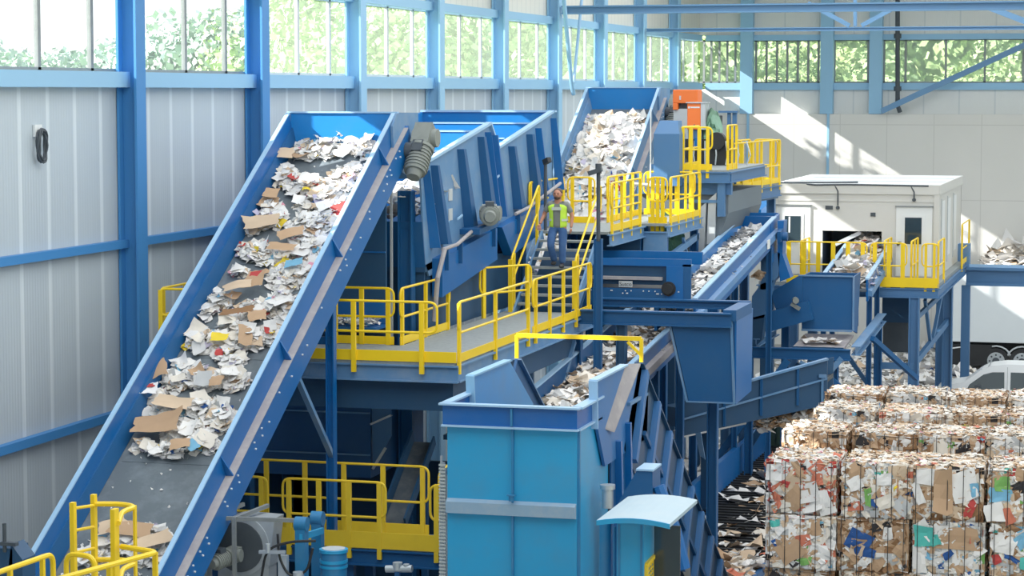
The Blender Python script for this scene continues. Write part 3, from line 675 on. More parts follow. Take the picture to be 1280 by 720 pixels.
MB().ibeam((-12.46, 53.95, UZ - .2), (-12.46, 57.7, UZ - .2), .14, .28, t=.03).ibeam((-11.85, 57.7, UZ - .2), (-11.85, 62.2, UZ - .2), .14, .28, t=.03).ibeam((-12.46, 57.7, UZ - .5), (-11.85, 57.7, UZ - .5), .14, .6, t=.03).build('edge_beam', BLUE_G, t)
guardrail(t, (-12.46, 54.05, UZ), (-12.46, 57.4, UZ), 4, h=1.15)
guardrail(t, (-11.85, 58.0, UZ), (-11.85, 62.1, UZ), 5, h=1.15)
guardrail(t, (-12.4, 58.0, UZ), (-11.9, 57.9, UZ), 3, h=1.15)
guardrail(t, (-14.4, 57.6, UZ), (-13.7, 57.6, UZ), 2, h=1.15)
guardrail(t, (-14.45, 54.0, UZ), (-14.45, 57.4, UZ), 3, h=1.15)
guardrail(t, (-13.45, 57.9, UZ), (-13.45, 62.0, UZ), 5, h=1.15)
guardrail(t, (-13.4, 62.1, UZ), (-12.0, 62.1, UZ), 4, h=1.15)
MB().box(-14.4, -12.5, 57.5, 57.56, 5.0, UZ - .1).build('under_panel', BLUE_DD, t)
for x, y in ((-11.95, 61.8), (-12.0, 58), (-13.3, 61.8), (-14.2, 57.4)): MB().ibeam((x, y, 0), (x, y, UZ - .3), .2, .2, (1, 0, 0), .03).build('leg', BLUE_D, t)
MB().bar((-11.9, 58, UZ - .9), (-11.9, 62, UZ - .55), .1, .16).build('brace', BLUE_G, t); MB().bar((-11.9, 60, UZ - .5), (-11.9, 61.5, UZ - 1.8), .07, .07).build('brace', BLUE_G, t)
t = thing('floodlight_post', 'slim dark post with a small lamp head standing behind the right stair handrail', 'lamp post', (-11.95, 50.6, 0))
MB().ibeam((-11.95, 50.6, 0), (-11.95, 50.6, 7.75), .15, .18, (1, 0, 0), .02).build('column', BLUE_D, t)
MB().tube([(-11.95, 50.6, 7.7), (-11.95, 50.6, 9.25)], .045, 8).build('pole', GREY_D, t)
MB().bar((-12.15, 50.5, 9.2), (-11.85, 50.5, 9.3), .14, .1).cyl((-11.95, 50.6, 9.2), (-11.95, 50.6, 9.42), .07).build('lamp_head', GREY_D, t)
t = thing('sensor_post', 'thin dark post with a small camera head beside the ribbed sorting box', 'camera', (-14.1, 54.2, UZ))
MB().tube([(-14.1, 54.2, UZ), (-14.1, 54.2, 9.3)], .04, 8).build('pole', GREY_D, t)
MB().bar((-14.1, 54.1, 9.33), (-13.95, 54.0, 9.4), .12, .12).build('camera_head', BLACK, t)

# ================================================================ CROSS CONVEYOR (front view, with name plate)
t = thing('cross_conveyor', 'level blue belt conveyor with a small name plate, right of the stairs', 'conveyor', (-11.7, 54, 5.9))
y = 53.5
MB().box(-13.3, -10.42, y, y + .06, 6.95, 7.12).box(-13.3, -10.42, y + 1.4, y + 1.5, 6.9, 7.2).build('top_rail', BLUE, t)
MB().box(-13.3, -10.9, y + .12, y + .18, 6.5, 6.95).build('side_wall', BLUE_DD, t)
MB().box(-11.0, -10.6, y - .02, y + .06, 6.1, 6.95).build('end_plate', BLUE, t)
zl = at(782, 347.5, Y=y).z
MB().box(-13.3, -11.1, y - .05, y + .1, zl - .035, zl + .035).build('dusty_ledge', DUST, t)
f = MB().box(-13.3, -10.65, y, y + .05, 5.98, 6.42).box(-10.62, -10.42, y, y + .06, 6.0, 7.0); rr = random.Random(2)
for k in range(34):
    q = V((rr.uniform(-13.2, -10.7), y + .01, rr.choice([6.05, 6.12, 6.3, 6.36]))); f.cyl(q, q + V((0, -.035, 0)), .015, n=5, mi=1)
f.build('frame', [BLUE_D, WHITE], t)
MB().box(-13.3, -10.6, y + .1, y + 1.4, 6.35, 6.42).build('belt', BELT_D, t)
m = MB(); q = at(836, 361, Y=y - .02); m.cyl((q.x, q.y, q.z), (q.x, q.y - .14, q.z), .12); m.cyl((q.x, q.y, q.z), (q.x, q.y - .04, q.z), .17); m.build('bearing', BLACK, t)
q = at(782, 355, Y=y - .03); pl = MB().box(q.x - .16, q.x + .16, q.y, q.y + .02, q.z - .07, q.z + .07).build('name_plate', GREY_L, t)
text(pl, 'Sutco', (q.x, q.y - .004, q.z - .005), .13, (math.pi / 2, 0, 0), BLACK)
m = MB(); q = at(776, 378, Y=y + .1); m.cyl(q, q + V((.25, -.1, 0)), .12); m.bar(q + V((.1, 0, .1)), q + V((.7, 0, .2)), .1, .1); m.build('support_bracket', GREY, t)
for x in (-13.0, -10.8): MB().ibeam((x, y + .7, 0), (x, y + .7, 5.98), .18, .18, (1, 0, 0), .025).build('leg', BLUE_D, t)
# ---- blue girder + drop chute
t = thing('drop_chute', 'tall dark blue tapered steel chute under the girder, in the middle of the hall', 'chute', (-9.6, 52, 4))
MB().prism([(-10.42, 51, 5.9), (-9.04, 51, 5.9), (-8.96, 51, 4.12), (-10.0, 51, 4.12)], (0, .05, 0)).build('front_plate', BLUE_D, t)
MB().prism([(-8.95, 51.05, 5.95), (-8.95, 53.2, 6.05), (-8.95, 53.1, 4.15), (-8.95, 51.05, 4.1)], (.04, 0, 0)).build('side_plate', BLUE, t)
MB().bar((-9.02, 51.0, 5.95), (-8.94, 51.0, 4.12), .05, .06).bar((-10.42, 51, 5.9), (-10.0, 51, 4.12), .03, .05).bar((-10, 50.98, 4.13), (-8.95, 50.98, 4.13), .04, .03).build('edge_trim', BLUE_G, t)
MB().prism([(-10.42, 53.1, 5.9), (-8.95, 53.1, 5.9), (-8.95, 53.1, 4.15), (-10.0, 53.1, 4.12)], (0, .04, 0)).prism([(-10.42, 51, 5.9), (-10.42, 53.1, 5.9), (-10.0, 53.1, 4.12), (-10.0, 51, 4.12)], (.04, 0, 0)).build('back_plate', BLUE_D, t)
t = thing('girder', 'long blue steel girder carried on posts below the level conveyor', 'beam', (-10.8, 50.9, 5.9))
MB().ibeam((-12.6, 50.9, 5.98), (-9.0, 50.9, 5.98), .2, .32, t=.035).build('beam', BLUE_D, t); MB().ibeam((-12.6, 53.1, 6.12), (-8.95, 53.1, 6.12), .2, .2, t=.035).build('beam', BLUE_D, t)
MB().box(-9.2, -8.9, 50.95, 53.0, 5.96, 6.2).build('end_box', BLUE_D, t)
for x in (-11.5,): MB().ibeam((x, 51.0, 0), (x, 51.0, 5.8), .22, .22, (1, 0, 0), .03).build('leg', BLUE_DD, t)
for x in (-9.9,): MB().ibeam((x, 53.6, 0), (x, 53.6, 6.0), .24, .24, (1, 0, 0), .03).build('leg', BLUE_D, t)
# ================================================================ SHALLOW CONVEYOR behind the chute
def troughconv(name, label, x0, x1, p0, p1, hside, wside, legs=(), bd=.5, tone=(BLUE_L, BLUE, BLUE_G), hood=True):
    p0, p1 = V((0,) + p0), V((0,) + p1); d = (p1 - p0).normalized(); n = V((0, -d.z, d.y))
    t = thing(name, label, 'conveyor', ((x0 + x1) / 2, p0.y, 0))
    def q(x, s, h): return V((x, 0, 0)) + p0 + d * s + n * h
    L = (p1 - p0).length
    for x, m in ((x0, tone[0]), (x1, tone[1])):
        sp = MB().hexa([q(x - .03, 0, -bd - .35), q(x + .03, 0, -bd - .35), q(x + .03, L, -bd - .35), q(x - .03, L, -bd - .35), q(x - .03, 0, 0), q(x + .03, 0, 0), q(x + .03, L, 0), q(x - .03, L, 0)]).build('side_panel', m, t)
        MB().hexa([q(x - .06, 0, 0), q(x + .06, 0, 0), q(x + .06, L, 0), q(x - .06, L, 0), q(x - .06, 0, .04), q(x + .06, 0, .04), q(x + .06, L, .04), q(x - .06, L, .04)]).build('top_lip', EDGE, sp)
        if x == x1:
            MB().hexa([q(x + .03, 0, -.5), q(x + .16, 0, -.5), q(x + .16, L, -.5), q(x + .03, L, -.5), q(x + .03, 0, -.3), q(x + .14, 0, -.34), q(x + .14, L, -.34), q(x + .03, L, -.3)]).build('dusty_ledge', tone[2], sp)
    MB().hexa([q(x0, 0, -bd - .06), q(x1, 0, -bd - .06), q(x1, L, -bd - .06), q(x0, L, -bd - .06), q(x0, 0, -bd), q(x1, 0, -bd), q(x1, L, -bd), q(x0, L, -bd)]).build('belt', BELT, t)
    if hood:
        MB().hexa([q(x0, L - .05, -bd), q(x1, L - .05, -bd), q(x1, L, -bd), q(x0, L, -bd), q(x0, L - .05, .04), q(x1, L - .05, .04), q(x1, L, .04), q(x0, L, .04)]).build('head_plate', tone[1], t)
    for s in legs:
        for x in (x0, x1):
            b = q(x, s, -bd - .3); MB().ibeam((x, b.y, 0), (x, b.y, b.z), .15, .15, (1, 0, 0), .025).build('leg', BLUE_D, t)
    return t, q, L
BLUE_R0 = paint('ledge_blue_paint', (70, 120, 172), .5, .2)
D0 = at(865, 380, D=53.5); D1 = at(970, 271, D=60.5)
XD1 = -10.47
a0 = at(868, 375, X=XD1); a1 = at(968, 272, X=XD1); XD0 = XD1 - .95
tD, qD, LD = troughconv('paper_conveyor', 'blue trough conveyor of grey shredded paper, rising gently behind the tapered chute', XD0, XD1, (a0.y, a0.z), (a1.y, a1.z), .5, .1, (11.0,), .42, (BLUE_L, BLUE, BLUE_R0))
MB().hexa([qD(XD1 - .04, LD - .8, -1.2), qD(XD1 + .04, LD - .8, -1.2), qD(XD1 + .04, LD + .7, -1.1), qD(XD1 - .04, LD + .7, -1.1), qD(XD1 - .04, LD - .9, 0), qD(XD1 + .04, LD - .9, 0), qD(XD1 + .04, LD + .7, 0), qD(XD1 - .04, LD + .7, 0)]).box(XD0, XD1, a1.y + .65, a1.y + .7, a1.z - 1.3, a1.z + .1).build('head_hood', BLUE, tD)
c = qD(XD1 + .2, LD - .5, -.45); MB().cyl(c, c + V((.25, 0, 0)), .12).bar(c + V((.05, -.3, 0)), c + V((.05, .3, .1)), .1, .3).build('bearing', BLUE_D, tD)
MB().box(XD1 + .17, XD1 + .19, a1.y - 2.3, a1.y - 1.9, a1.z - .75, a1.z - .5).build('sign_plate', WHITE, tD)
ch = MB(); c0 = qD(XD1, LD + .1, -1.1)
def cp(px, py): return tuple(at(px, py, Y=a1.y - .3))
MB().prism([cp(952, 318), cp(975, 316), cp(973, 345), cp(957, 362), cp(950, 362)], (0, .9, 0)).build('drop_chute', BLUE_HAZE, tD)
MB().prism([cp(951, 355), cp(967, 350), cp(955, 397), cp(938, 400), cp(940, 370)], (0, .5, 0)).build('lower_chute', BLUE_HAZE, tD)
MB().prism([cp(972, 276), cp(980, 276), cp(978, 318), cp(988, 347), cp(975, 352), cp(972, 318)], (0, .6, 0)).build('deflector_plate', BLUE, tD)
MB().prism([cp(936, 398), cp(956, 393), cp(952, 425), cp(938, 440)], (0, .5, 0)).build('lower_chute', BLUE_DD, tD)
heap('paper_heap', 'grey and white shredded paper heaped along the gently rising trough conveyor', 'paper scrap', 900, lambda r: (lambda x, s: qD(XD1 - .475 + x * .42, s, -.42 + r.random() * .32 * (1 - x * x) + .03))(r.uniform(-1, 1), r.uniform(.2, LD - .5)), (.12, .3), [(P_W, 10), (P_G, 10), (P_W2, 3), (P_K, 1.2), (P_TAN, 1)], .6, None, 12)
# lower trough conveyor running under the platforms
XH = -11.1
h0 = at(700, 540, X=XH); h1 = at(848, 398, X=XH)
tH, qH, LH = troughconv('paper_conveyor', 'low trough conveyor of white paper running under the girder behind the light blue chute', XH - 1.5, XH, (h0.y, h0.z), (h1.y + 3, h1.z + .25), .5, .1, (2, 9), .4, (BLUE_D, BLUE, DUST), False)
heap('paper_heap', 'white and tan paper heaped along the low trough conveyor under the girder', 'paper scrap', 1000, lambda r: (lambda x, s: qH(XH - .75 + x * .7, s, -.38 + r.random() * .3 * (1 - x * x)))(r.uniform(-1, 1), r.uniform(.2, LH)), (.14, .36), [(P_W, 10), (P_G, 4), (P_W2, 4), (P_TAN, 3), (P_B, 1), (P_K, .6)], .6, None, 13)
print('H', h0, h1, 'D', a0, a1)
ROOFG = paint('faded_roof_sheet', (156, 180, 194), .5, .2, (180, 190, 194))
DUSTB = paint('dusty_blue_grey', (128, 158, 184), .7, .3, (165, 172, 176), 4)
# ================================================================ BALER: feed tower, feed conveyor, cabinet
TX0, TX1, TY0, TY1 = -10.68, -8.52, 34.7, 36.9
BLUE_R = paint('rib_blue_paint', (44, 104, 166), .5, .15, (90, 110, 130))
t = thing('baler_tower', 'light blue steel feed tower of the baler at the front, open at the top', 'baler', (-9.6, 35.8, 0))
b = MB(); b.box(TX0 + .05, TX1 - .02, TY0 + .08, TY0 + .13, 0, 5.82); b.box(TX1 - .06, TX1 - .02, TY0 + .1, TY1, 0, 5.82); b.box(TX0 + .05, TX0 + .09, TY0 + .1, TY1, 0, 5.82); b.box(TX0 + .05, TX1 - .05, TY1 - .05, TY1, 0, 5.6)
b.build('body', CYAN, t)
c = MB()
c.box(TX0, TX1, TY0, TY0 + .06, 5.83, 6.14); c.box(TX1 - .06, TX1, TY0 + .06, TY1 - .7, 5.83, 6.14); c.box(TX0, TX0 + .06, TY0 + .06, TY1 - .7, 5.83, 6.14)
cb = c.build('collar', BAND, t)
l = MB()
for z, e in ((6.14, .1), (5.8, .07)):
    l.box(TX0 - e + .05, TX1 + e - .05, TY0 - e + .03, TY0 + .09, z, z + .03); l.box(TX1 - .1, TX1 + e - .02, TY0 + .05, TY1 - .7, z, z + .03)
    if z > 6: l.box(TX0 - e + .05, TX0 + .1, TY0 + .05, TY1 - .7, z, z + .03)
l.build('flange', EDGE, cb)
xm = at(640, 600, Y=TY0).x
MB().box(xm - .015, xm + .015, TY0 + .02, TY0 + .08, 0, 5.8).box(xm - .015, xm + .015, TY0 - .05, TY0, 5.85, 6.12).build('seam_flange', CYAN_D, t)
MB().prism([(TX0 + .05, TY0 + .08, 4.66), (TX0 + .05, TY0 - .02, 4.62), (TX0 + .05, TY0 - .02, 4.44), (TX0 + .05, TY0 + .08, 4.42)], (TX1 - TX0 - .08, 0, 0)).build('cross_rib', DUSTB, t)
MB().box(xm - .06, xm + .07, TY0 - .1, TY0 - .02, 4.76, 4.78).cyl((xm, TY0 - .05, 4.68), (xm, TY0 - .05, 4.77), .04).build('lifting_lug', CYAN_D, t)
MB().box(TX1 - .02, TX1 + .02, TY0 + .1, TY0 + .16, 0, 5.8).build('corner_strip', CYAN_D, t)
CHEEK = paint('cheek_blue_paint', (70, 144, 208), .45, .12)
# left cheek plate and right cheek plate
for x, sgn, nm in ((TX0 + .06, -1, 'l'), (TX1, 1, 'r')):
    pl = [(36.05, 5.9), (35.96, 6.45), (38.2, 6.45), (39.8, 5.5), (39.6, 5.0), (36.4, 5.0)]
    if sgn > 0: pl = [(35.75, 5.85), (35.69, 6.47), (37.9, 6.47), (38.95, 6.36), (39.7, 5.9), (39.6, 5.0), (36.4, 5.0)]
    o = MB().prism([(x, y, z) for y, z in pl], (.05, 0, 0)).build('cheek_plate', CHEEK if sgn < 0 else BLUE_R, t)
    MB().bar((x + .02, pl[1][0], pl[1][1]), (x + .02, pl[2][0], pl[2][1]), .14, .03).bar((x + .02, pl[0][0] - .02, 5.7), (x + .02, pl[1][0] - .02, pl[1][1]), .14, .04, (0, 1, 0)).build('edge_flange', EDGE if sgn > 0 else STEEL_HAZE, o)
MB().hexa([(TX1 + .05, 37.9, 6.46), (TX1 + .2, 38.35, 6.42), (TX1 + .12, 36.75, 5.5), (TX1 + .05, 36.4, 5.6), (TX1 + .05, 37.9, 6.49), (TX1 + .2, 38.35, 6.45), (TX1 + .12, 36.75, 5.53), (TX1 + .05, 36.4, 5.63)]).build('dusty_flap', DUST, t)
# cable chain / hose duct on the left edge of the tower
mb = MB()
for k in range(4): mb.tube([(TX0 - .08 + .035 * k, TY0 + .2, 5.3 - .1 * k), (TX0 - .1 + .035 * k, TY0 + .18, 4.2), (TX0 - .08 + .035 * k, TY0 + .2, 2.5), (TX0 - .1 + .03 * k, TY0 + .2, .4)], .022, 6)
for k in range(60): mb.box(TX0 - .11, TX0 - .0, TY0 + .14, TY0 + .17, 1.9 + k * .055, 1.93 + k * .055)
mb.build('hose_duct', SILVER, t)
# inclined feed conveyor, running down and away from the tower to the floor pit
e0, e1 = V((0, 39.72, 5.9)), V((0, 48.7, .15)); d = (e1 - e0).normalized(); nn = V((0, d.z, -d.y))  # nn points down/toward viewer
if nn.z > 0: nn = -nn
t = thing('baler_feed_conveyor', 'dark blue ribbed chain conveyor sloping down from the baler tower to the floor', 'conveyor', (-9.6, 47, 0))
L = (e1 - e0).length
for x, m in ((TX1, BLUE_DD), (TX0 - .0, BLUE_D)):
    sp = MB().prism([V((x, 0, 0)) + p for p in (e0 - d * .9 + V((0, 0, -.0)), e1, e1 + nn * .35, e0 + nn * 1.7 + d * 6.5, e0 + nn * 1.75 - d * 1.2)], (.05, 0, 0)).build('side_wall', m, t)
    MB().bar(V((x + .04, 0, 0)) + e0 - d * .9, V((x + .04, 0, 0)) + e1, .16, .03).build('edge_flange', BLUE_DD if x == TX1 else BLUE_G, sp)
    if x == TX1:
        for k in range(8):
            s = -.6 + k * 1.25; p = V((x + .1, 0, 0)) + e0 + d * s; ln = 1.7 if s < 6.5 else max(.4, 1.7 - (s - 6.5) * .33)
            MB().bar(p + nn * .02, p + nn * ln, .17, .12, (1, 0, 0)).build('rib', BLUE_R, sp)
            if k in (1, 2, 3, 4): u = p + d * .1 + nn * .75; MB().prism([u, u + nn * .95, u + d * .95 + nn * .95], (.01, 0, 0)).build('floor_light_triangle', DUST if k < 4 else GREY, sp)  # pale triangles added to stand in for bright floor between the ribs
        MB().bar(V((x + .08, 0, 0)) + e0 + nn * .9, V((x + .08, 0, 0)) + e0 + nn * .9 + d * 7.5, .06, .08).build('stiffener', BLUE_D, sp)
        MB().prism([(x - .0, 36.92, 0), (x, 36.92, 5.3), (x, 38.4, 5.9), (x, 40.2, 4.4), (x, 40.2, 0)], (.03, 0, 0)).build('lower_panel', BLUE_D, sp)
        for yy, zz in ((37.2, 5.3), (37.9, 5.5)): MB().bar((x + .08, yy + .5, 1.0), (x + .08, yy, zz), .12, .1, (0, 1, 0)).build('rib', BLUE, sp)
        MB().bar((x + .06, 38.0, 5.8), (x + .06, 39.4, 5.8), .1, .05).build('shelf', BLUE_G, sp)
MB().hexa([V((TX0 + .1, 0, 0)) + e0 + nn * .8, V((TX1, 0, 0)) + e0 + nn * .8, V((TX1, 0, 0)) + e1 + nn * .25, V((TX0 + .1, 0, 0)) + e1 + nn * .25] + [V((TX0 + .1, 0, 0)) + e0 + nn * .7, V((TX1, 0, 0)) + e0 + nn * .7, V((TX1, 0, 0)) + e1 + nn * .15, V((TX0 + .1, 0, 0)) + e1 + nn * .15]).build('chain_belt', BELT_D, t)
fl = MB().box(-11.35, TX1, 48.7, 72, .02, .1)
for k in range(60): fl.box(-11.3, TX1 - .03, 48.8 + k * .38, 48.9 + k * .38, .1, .16)
fl.build('slat_belt', BLACK, t)
MB().box(-11.45, -11.3, 48.7, 72, 0, .95).build('pit_wall', BLUE, t)
MB().box(TX1 - .05, TX1 + .05, 48.5, 72, 0, .2).build('pit_wall', BLUE_D, t)
# drive unit poking out between tower and conveyor
t = thing('chain_tensioner', 'blue angular drive housing on the outer side of the ribbed baler conveyor', 'machine part', (-8.2, 36.5, 0))
q = at(800, 600, D=37)
MB().prism([(q.x - .05, q.y, q.z + .15), (q.x + .2, q.y, q.z + .15), (q.x + .25, q.y, 0), (q.x - .45, q.y, 0), (q.x - .42, q.y, q.z - .5)], (0, .6, 0)).build('housing', BLUE_D, t)
MB().box(q.x - .06, q.x + .22, q.y - .03, q.y + .6, q.z + .15, q.z + .18).build('top_plate', EDGE, t)
MB().tube([(q.x + .28, q.y + .1, q.z - .1), (q.x + .55, q.y + .1, q.z - .8), (q.x + .7, q.y + .1, q.z - 1.4)], .1, 8).build('guide_pipe', BLUE, t)
MB().cyl((q.x - .5, q.y - .1, q.z - .45), (q.x - .5, q.y - .1, q.z - .15), .09).cyl((q.x - .5, q.y - .1, q.z - .15), (q.x - .5, q.y - .1, q.z - .08), .12).build('valve', SILVER, t)
# small cabinet with curved roof
t = thing('control_cabinet', 'narrow light blue cabinet with a pale overhanging curved roof beside the baler tower', 'cabinet', (-7.6, 33, 0))
k0 = at(771, 655, D=33.2); k1 = at(807, 655, D=33.2)
MB().box(k0.x, k1.x, k0.y, k0.y + .9, 0, k0.z + .05).build('body', CYAN, t)
MB().box(k0.x + .02, k0.x + .05, k0.y - .015, k0.y, 0, k0.z).box(k1.x - .05, k1.x - .02, k0.y - .015, k0.y, 0, k0.z).build('corner_strip', CYAN_D, t)
r0 = at(746, 652, D=32.9); r1 = at(848, 655, D=33.2)
mb = MB(); n = 8
for i in range(n):
    u0, u1 = i / n, (i + 1) / n
    f = lambda u: (r0.x + (r1.x - r0.x) * u, .055 * (1 - (2 * u - 1) ** 2))
    (xa, za), (xb, zb) = f(u0), f(u1); z = r0.z + .02; ya, yb = r0.y, r0.y + 2.0
    mb.hexa([(xa, ya, z + za - .05), (xb, ya, z + zb - .05), (xb, yb, z + zb - .05), (xa, yb, z + za - .05), (xa, ya, z + za), (xb, ya, z + zb), (xb, yb, z + zb), (xa, yb, z + za)])
rf = mb.build('roof', ROOFG, t)
mb = MB()
for i in range(n):
    u0, u1 = i / n, (i + 1) / n; (xa, za), (xb, zb) = f(u0), f(u1)
    mb.hexa([(xa, ya - .03, z + za - .07), (xb, ya - .03, z + zb - .07), (xb, ya, z + zb - .07), (xa, ya, z + za - .07), (xa, ya - .03, z + za), (xb, ya - .03, z + zb), (xb, ya, z + zb), (xa, ya, z + za)])
mb.build('roof_edge', CYAN, rf)
MB().box(k1.x + .02, k1.x + .4, k0.y + .6, k0.y + .64, 0, k0.z - .1).build('dark_window', DARKGLASS, t)
g0 = at(808, 706, D=33.2); g1 = at(838, 679, D=35.0)
gm = MB(); gz = g0.z; tp = [V((g0.x, g0.y, gz)), V((g1.x, g1.y, gz + .05))]
def gp(u, z): p = tp[0].lerp(tp[1], u); return V((p.x, p.y, p.z - z))
gm.bar(gp(0, 0), gp(1, 0), .05, .05); gm.bar(gp(0, 1.4), gp(1, 1.4), .05, .05); gm.bar(gp(0, 0), gp(0, 1.4), .05, .05); gm.bar(gp(1, 0), gp(1, 1.4), .05, .05)
for k in range(1, 22): gm.bar(gp(0, k * .065), gp(1, k * .065), .012, .018)
for k in range(1, 14): gm.bar(gp(k / 14, 0), gp(k / 14, 1.4), .012, .012)
gm.build('mesh_guard', YEL_D, t)
MB().tube([(k0.x - .1, k0.y + .3, 0), (k0.x - .1, k0.y + .3, k0.z - .1)], .02).tube([(k0.x - .28, k0.y + .5, 0), (k0.x - .28, k0.y + .5, k0.z - .05)], .09, 12).build('pipe', CYAN_D, t)
# ---- yellow portal frame on top of the baler
t = thing('portal_frame', 'thin yellow square tube portal standing behind the baler tower top', 'frame', (-9.5, 39.5, 5))
p0 = at(646, 419, D=42.3); p1 = at(811, 425, D=42.3); p1 = V((p1.x, p0.y, p0.z))
MB().bar((p0.x, p0.y, p0.z), (p1.x, p1.y, p1.z), .06, .075).build('cross_bar', YEL, t)
for p in (p0, p1):
    MB().bar((p.x, p.y, 0 if p is p0 else 3.2), (p.x, p.y, p.z), .06, .07, (0, 1, 0)).build('post', YEL, t)
MB().bar((p1.x - .25, p0.y, p0.z - .06), (p1.x, p0.y, p0.z - .3), .05, .05).build('corner_brace', YEL, t)
# ================================================================ LOWER PLATFORM under the middle one
LZ = 2.7
t = thing('access_platform', 'low platform with worn yellow handrails under the middle platform, left of the baler tower', 'platform', (-14.4, 42, LZ))
MB().box(-17.6, -10.8, 40.2, 41.6, LZ - .06, LZ).box(-12.6, -10.8, 41.6, 43.8, LZ - .06, LZ).build('deck', GRATE, t)
MB().ibeam((-17.6, 40.2, LZ - .2), (-10.8, 40.2, LZ - .2), .14, .3, t=.03).build('edge_beam', BLUE_D, t)
for a, b, k in ((-17.3, -15.75, 3), (-15.45, -13.45, 4), (-12.6, -11.55, 3)): guardrail(t, (a, 40.15, LZ), (b, 40.15, LZ), k, mat=YEL_D, h=1.2, toe=False)
MB().box(-17.4, -10.9, 40.13, 40.15, LZ - .02, LZ + .28).build('toe_board', YEL_D, t)
guardrail(t, (-17.2, 41.5, LZ), (-13.05, 41.5, LZ), 6, mat=YEL_D, h=1.3, low=.62, th=.2)
guardrail(t, (-12.85, 41.5, LZ), (-12.6, 44.6, LZ + .5), 3, mat=YEL_D, h=1.2)
for x in (-17.3, -14.2, -11.2):
    for y in (40.35, 41.45): MB().bar((x, y, 0), (x, y, LZ - .3), .16, .16, (1, 0, 0)).build('leg', BLUE_D, t)
# ---- lower hopper box below the middle platform
bxr = at(463, 520, Y=44).x
BLUE_DM = paint('bunker_blue_paint', (22, 74, 124), .5, .1, (60, 90, 120))
t = thing('storage_bunker', 'dark blue ribbed steel bunker hanging under the middle platform', 'bunker', (-15.6, 45, 3))
b = MB().box(-17.7, bxr, 44.0, 47.5, 3.3, 5.05).build('body', BLUE_DM, t); MB().box(-17.7, -13.6, 46.4, 46.5, 0, 3.3).box(-17.7, -17.6, 44.2, 46.4, 0, 3.3).build('skirt_panel', BLUE_DD, t)
for py in (515, 567): z = at(400, py, Y=44).z; MB().box(-17.7, bxr, 43.96, 43.995, z, z + .03).build('rib', BLUE_G, b)
def bp(px, py): return tuple(at(px, py, Y=44.05))
sd = MB().prism([bp(464, 478), bp(489, 478), bp(489, 545), bp(466, 587)], (0, .05, 0)).build('side_plate', BLUE_HAZE, t)
MB().bar(bp(464, 530), bp(489, 519), .12, .04).build('edge_flange', GREY_L, sd); MB().bar(bp(466, 586), bp(482, 560), .06, .05).build('edge_flange', GREY_L, sd)
for x in (-17.5, -14.7): MB().bar((x, 46.5, 0), (x, 46.5, 3.3), .2, .2, (1, 0, 0)).build('leg', BLUE_D, t)
t = thing('service_unit', 'dark hydraulic valve unit with hoses on a shelf below the middle platform', 'machine part', (-13, 45.5, 3))
MB().box(-13.9, -12.4, 45.2, 46.0, 4.3, 4.45).box(-13.9, -12.4, 45.2, 46, 3.95, 4.05).build('shelf', BLUE_DD, t)
MB().box(-13.7, -13.1, 45.3, 45.8, 4.45, 5.1).cyl((-13.0, 45.5, 4.6), (-13.0, 45.2, 4.9), .2).box(-13.35, -13.2, 45.1, 45.3, 4.85, 4.95).build('valve_block', GREY_D, t)
MB().tube(roundpath([(-13.2, 45.4, 4.9), (-12.7, 45.3, 5.35), (-12.35, 45.3, 5.0), (-12.6, 45.3, 4.5)], .3, closed=False), .03, 6).tube(roundpath([(-13.4, 45.3, 5), (-12.9, 45.2, 5.2), (-12.7, 45.3, 4.5)], .2, closed=False), .025, 6).build('hose', GREY, t)
MB().bar((-12.7, 45.0, 4.4), (-12.0, 45.0, 4.65), .1, .05).bar((-12.7, 45.0, 4.1), (-12.0, 45.0, 4.3), .1, .05).build('bracket', BLUE_G, t)
for x in (-12.3,): MB().bar((x, 45.6, 0), (x, 45.6, 5.3), .14, .14, (1, 0, 0)).build('leg', BLUE_D, t)
heap('paper_scrap', 'grey crumpled scraps lying on the chute floor beside the low platform', 'paper scrap', 140, lambda r: V((r.uniform(-13.4, -12.6), r.uniform(44.2, 45.0), r.uniform(3.0, 3.5))), (.1, .3), [(P_G, 5), (P_W, 3), (P_B2, 2)], .8, None, 31)
DUST2 = paint('dark_dusty_plate', (74, 84, 94), .8, .3, (120, 124, 126), 3)
t = thing('scrap_chute', 'dark blue sloping chute with dusty edges beside the low platform handrail', 'chute', (-12.8, 45, 2))
c0 = at(478, 655, D=44.6); c1 = at(516, 552, D=46.6)
MB().hexa([c0 + V((0, 0, -.1)), c0 + V((.45, 0, -.1)), c1 + V((.45, 0, -.1)), c1 + V((0, 0, -.1)), c0, c0 + V((.45, 0, 0)), c1 + V((.45, 0, 0)), c1]).build('floor_plate', DUST2, t)
MB().bar(c0 + V((0, 0, .1)), c1 + V((0, 0, .1)), .05, .3).build('side_plate', BLUE_DD, t); MB().bar(c0 + V((.45, 0, .05)), c1 + V((.45, 0, .05)), .04, .2).build('side_plate', BLUE_DD, t)
MB().bar(c1 + V((.25, 0, -.1)), V((c1.x + .25, c1.y, 0)), .12, .12).build('leg', BLUE_D, t)
